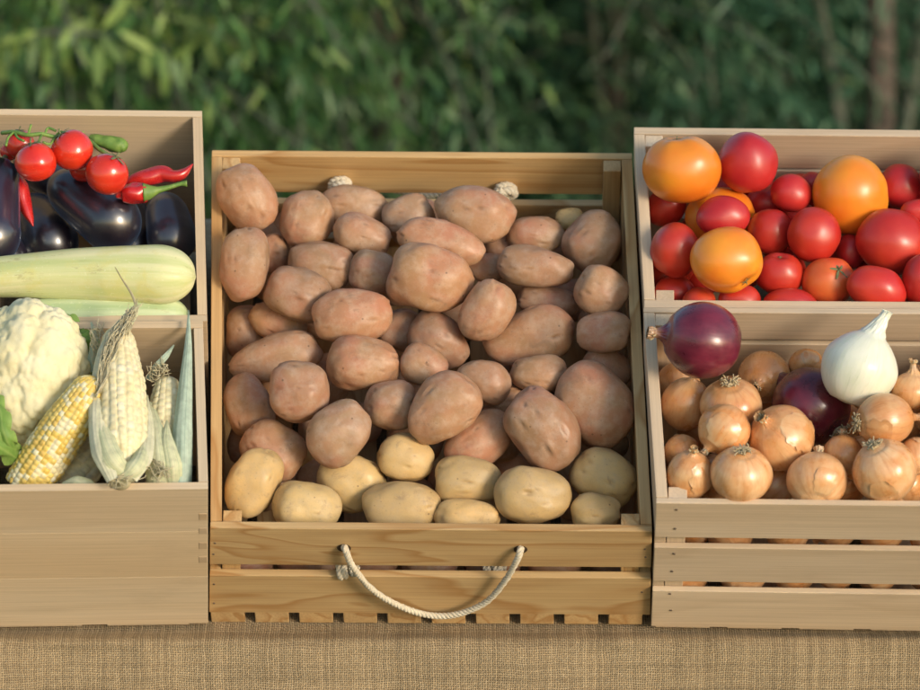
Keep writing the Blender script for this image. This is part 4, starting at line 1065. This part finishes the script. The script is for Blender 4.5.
# ------------------------------------------------------------------ trees and shrubs behind the stall
def leaves_mesh(name, P, D, Nn, L, Wd, tint):
    n = len(P); S = np.cross(D, Nn); S /= np.linalg.norm(S, axis=1)[:, None]+1e-9
    v = np.empty((n, 6, 3)); 
    v[:, 0] = P; v[:, 1] = P + D*L[:, None]*.35 + S*Wd[:, None]; v[:, 2] = P + D*L[:, None]*.35 - S*Wd[:, None]
    sag = Nn*L[:, None]*-.10
    v[:, 3] = P + D*L[:, None]*.75 + S*Wd[:, None]*.75 + sag*.6; v[:, 4] = P + D*L[:, None]*.75 - S*Wd[:, None]*.75 + sag*.6; v[:, 5] = P + D*L[:, None] + sag
    b = np.arange(n)[:, None]*6
    tris = np.concatenate([b+np.array([[0, 2, 1]]), b+np.array([[1, 2, 4]]), b+np.array([[1, 4, 3]]), b+np.array([[3, 4, 5]])], 1).reshape(-1)
    me = bpy.data.meshes.new(name); me.vertices.add(n*6); me.vertices.foreach_set('co', v.astype(np.float32).ravel())
    nt_ = len(tris)//3; me.loops.add(len(tris)); me.loops.foreach_set('vertex_index', tris.astype(np.int32))
    me.polygons.add(nt_); me.polygons.foreach_set('loop_start', np.arange(0, nt_*3, 3, dtype=np.int32)); me.polygons.foreach_set('loop_total', np.full(nt_, 3, dtype=np.int32))
    at = me.attributes.new('tint', 'FLOAT', 'POINT'); at.data.foreach_set('value', np.repeat(tint, 6).astype(np.float32))
    me.update(calc_edges=True); return me
def tree(name, label, cat, base, height, trunk_r, crown_c, crown_r, twigs, kind, seed, leaf=(.055, .008), droop=.7, group='trees and shrubs behind the stall', per=16, lean=0.0):
    rnd = np.random.RandomState(seed); R = random.Random(seed); root = empty(name, base); tag(root, label, cat, group)
    b = Vector(base); parts = []
    top = b + Vector((lean, 0, height)); pts = [b.lerp(top, k/6)+Vector((R.uniform(-.03, .03), R.uniform(-.03, .03), 0)) for k in range(7)]
    V, F = tube(catmull(pts, 4), list(np.linspace(trunk_r, trunk_r*.35, 25)), 12); link('trunk', mesh('trunk', V, F), M['bark'], root)
    cc = np.array(crown_c); cr = np.array(crown_r); LP, LD, LN, LL, LW, LT = [], [], [], [], [], []
    # limbs
    limbs = []
    for k in range(12):
        s = pts[R.randint(1, 6)]; e = Vector(cc + cr*np.array([R.uniform(-.85, .85), R.uniform(-.8, .8), R.uniform(-.6, .85)])); mid = s.lerp(e, .5)+Vector((0, 0, .12*height))
        P = catmull([s, mid, e], 6); limbs.append(P); parts.append(tube(P, list(np.linspace(trunk_r*.4, trunk_r*.1, len(P))), 6))
    for k in range(twigs):
        while True:
            q = rnd.uniform(-1, 1, 3)
            if (q**2).sum() < 1 and ((q**2).sum() > .12 or R.random() < .4): break
        if noise.noise(Vector(q*2.2)+Vector((seed, 0, 0))) < -.10: continue
        p = cc + cr*q; out = q/np.linalg.norm(q); d = out*.8 + np.array([R.gauss(0, .5), R.gauss(0, .4), R.gauss(.1, .4)]); d /= np.linalg.norm(d)
        TL = R.uniform(.22, .5); n = per; tt = np.linspace(0, 1, n)
        line = p + d*TL*tt[:, None] + np.array([0, 0, -droop*TL*.6])*(tt[:, None]**2)
        clump = R.gauss(.42, .2)
        if k % 5 == 0: parts.append(tube([Vector(x) for x in line[::5]], .0026, 4, False))
        for i in range(n):
            tan = d + np.array([0, 0, -droop*1.2*tt[i]]); sd = np.cross(tan, [0, 0, 1]); sd /= np.linalg.norm(sd)+1e-9
            ld = tan*.55 + sd*(1 if i % 2 else -1)*.55 + np.array([R.gauss(0, .25), R.gauss(0, .25), R.gauss(-.35*droop, .25)]); ld /= np.linalg.norm(ld)
            nn = np.array([R.gauss(0, .6), R.gauss(0, .6), 1.0]); nn -= ld*(nn@ld); nn /= np.linalg.norm(nn)+1e-9
            LP.append(line[i]); LD.append(ld); LN.append(nn); LL.append(leaf[0]*R.uniform(.7, 1.25)); LW.append(leaf[1]*R.uniform(.8, 1.2)); LT.append(min(1, max(0, clump+R.gauss(0, .15))))
    V, F = join(parts); link('branches', mesh('branches', V, F), M['twig'], root)
    me = leaves_mesh('crown', np.array(LP), np.array(LD), np.array(LN), np.array(LL), np.array(LW), np.array(LT))
    link('crown', me, LEAF[kind], root)
    return root
tree('willow_tree', 'leafy willow with drooping yellow-green leaves at the upper left, behind the aubergine box', 'tree', (-.75, 3.6, 0), 1.9, .06, (-.75, 3.1, 1.30), (.62, .5, .75), 1500, 'fresh', 11, (.050, .0048), .9)
tree('willow_tree', 'bushy green tree behind the gap between the left boxes and the potato crate', 'tree', (-.15, 3.9, 0), 1.9, .05, (-.12, 3.5, 1.15), (.55, .5, .8), 1300, 'mid', 23, (.046, .0042), .5)
tree('olive_tree', 'dusky grey-green olive tree in the shade behind the middle of the potato crate', 'tree', (.32, 3.9, 0), 2.1, .030, (.32, 3.6, 1.2), (.5, .5, .85), 1400, 'blue', 31, (.052, .0040), .4)
tree('olive_tree', 'dusky olive tree with a visible brown trunk at the upper right, behind the tomato crate', 'tree', (.745, 3.3, 0), 2.4, .034, (.92, 4.15, 1.25), (.55, .4, .85), 1000, 'blue', 37, (.052, .0040), .4, lean=-.02)
tree('olive_tree', 'olive tree past the left edge of the photo', 'tree', (-1.7, 4.0, 0), 2.1, .05, (-1.7, 3.8, 1.3), (.7, .6, .9), 800, 'fresh', 41, (.06, .008), .6)
tree('olive_tree', 'olive tree past the right edge of the photo', 'tree', (1.9, 4.2, 0), 2.1, .05, (1.9, 4.0, 1.3), (.7, .6, .9), 800, 'blue', 43, (.06, .008), .6)
def drooping_branch(root, path, seed, n=26, L=.072, W=.0085, depth=6.4):
    R = random.Random(seed); P = catmull([CAM + ray(*p)*(depth+R.uniform(-.05, .05)) for p in path], 10)
    V, F = tube(P, list(np.linspace(.006, .002, len(P))), 8); link('branch', mesh('branch', V, F), M['twig'], root)
    LP, LD, LN, LL, LW, LT = [], [], [], [], [], []
    for i in range(n*2):
        q = P[int((i+.5)/(n*2)*(len(P)-1))] + Vector((R.uniform(-.01, .01), R.uniform(-.03, .03), R.uniform(-.01, .01)))
        d = Vector((R.gauss(.1, .35), R.gauss(0, .3), -1 if i % 3 else R.uniform(-.4, .5))).normalized(); nn = Vector((R.gauss(0, .4), -1, R.gauss(.3, .3))); nn = (nn-d*nn.dot(d)).normalized()
        LP.append(q); LD.append(d); LN.append(nn); LL.append(L*R.uniform(.6, 1.15)); LW.append(W*R.uniform(.8, 1.15)); LT.append(R.uniform(.6, 1))
    link('hanging_leaves', leaves_mesh('hanging_leaves', np.array(LP), np.array(LD), np.array(LN), np.array(LL), np.array(LW), np.array(LT)), LEAF['fresh'], root)
wl = [o for o in COL.objects if o.name == 'willow_tree'][0]
drooping_branch(wl, [(-60, 45), (0, 38), (60, 32), (130, 40), (175, 62)], 1)
drooping_branch(wl, [(-60, 10), (20, 14), (100, 10), (190, 22), (240, 45)], 2, 30, .06, .007, 6.8)
drooping_branch(wl, [(150, -20), (190, 8), (240, 20), (300, 50), (330, 85)], 3, 26, .055, .006, 7.0)
# a dark clipped hedge closing off the view further back
def hedge():
    R = np.random.RandomState(3); n = 60000
    P = np.stack([R.uniform(-6, 6, n), 5.6+R.uniform(0, .5, n), R.uniform(.0, 2.6, n)], 1)
    D = R.normal(0, 1, (n, 3)); D[:, 1] -= .6; D /= np.linalg.norm(D, axis=1)[:, None]; Nn = R.normal(0, 1, (n, 3)); Nn -= D*(D*Nn).sum(1)[:, None]; Nn /= np.linalg.norm(Nn, axis=1)[:, None]
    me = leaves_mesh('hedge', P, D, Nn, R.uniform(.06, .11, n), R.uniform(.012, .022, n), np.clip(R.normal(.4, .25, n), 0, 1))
    root = empty('hedge', (0, 5.8, 0)); tag(root, 'dense dark green hedge in shadow far behind the trees', 'hedge')
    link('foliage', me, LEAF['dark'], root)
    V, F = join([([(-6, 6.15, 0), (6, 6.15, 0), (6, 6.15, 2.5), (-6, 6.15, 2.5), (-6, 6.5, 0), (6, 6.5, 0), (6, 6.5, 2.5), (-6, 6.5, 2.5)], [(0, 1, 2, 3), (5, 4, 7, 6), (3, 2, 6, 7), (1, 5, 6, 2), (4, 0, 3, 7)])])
    link('backing_slab', mesh('backing_slab', V, F, False), LEAF['dark'], root)  # plain dark slab added behind the leaves to close the hedge
hedge()

# ------------------------------------------------------------------ buried items: drop the invisible ones, describe the rest by their neighbour
def finish_buried():
    dg = bpy.context.evaluated_depsgraph_get(); dg.update(); hits = {}
    for py in range(120, 632, 2):
        for px in range(205, 921, 2):
            ok, loc, nrm, idx, ob, mx = sc.ray_cast(dg, CAM, ray(px, py).normalized())
            if ok: 
                h = hits.setdefault(ob.name, [0, 0, 0]); h[0] += 1; h[1] += px; h[2] += py
    used = set()
    for kind, grp in (('potato', 'potatoes buried in the heap'), ('tomato', 'tomatoes buried in the heap'), ('onion', 'onions buried in the heap')):
        mains = [(o, hits[o.name]) for o in COL.objects if o.get('category') == kind and 'buried' not in o.get('group', '') and 'past' not in o.get('group', '') and o.name in hits]
        for o in [o for o in COL.objects if o.get('group') == grp]:
            if o.name not in hits or hits[o.name][0] < 3:
                me = o.data; bpy.data.objects.remove(o); continue
            n, x, y = hits[o.name]; x /= n; y /= n; cand = []
            for mo, (mn, mx_, my) in mains:
                ux, uy = x-mx_/mn, y-my/mn
                word = ['right of', 'lower right of', 'below', 'lower left of', 'left of', 'upper left of', 'above', 'upper right of'][round(math.degrees(math.atan2(uy, ux))/45) % 8]
                anchor = mo['label'].split(',')[0]
                if anchor == kind or anchor.startswith('sliver'): continue
                lab = ('buried %s sliver %s the %s' % (kind, word, anchor))
                if len(lab.replace('-', ' ').split()) > 16: continue
                cand.append((ux*ux+uy*uy, lab))
            cand.sort()
            for d, lab in cand:
                if lab not in used: used.add(lab); o['label'] = lab; break
finish_buried()
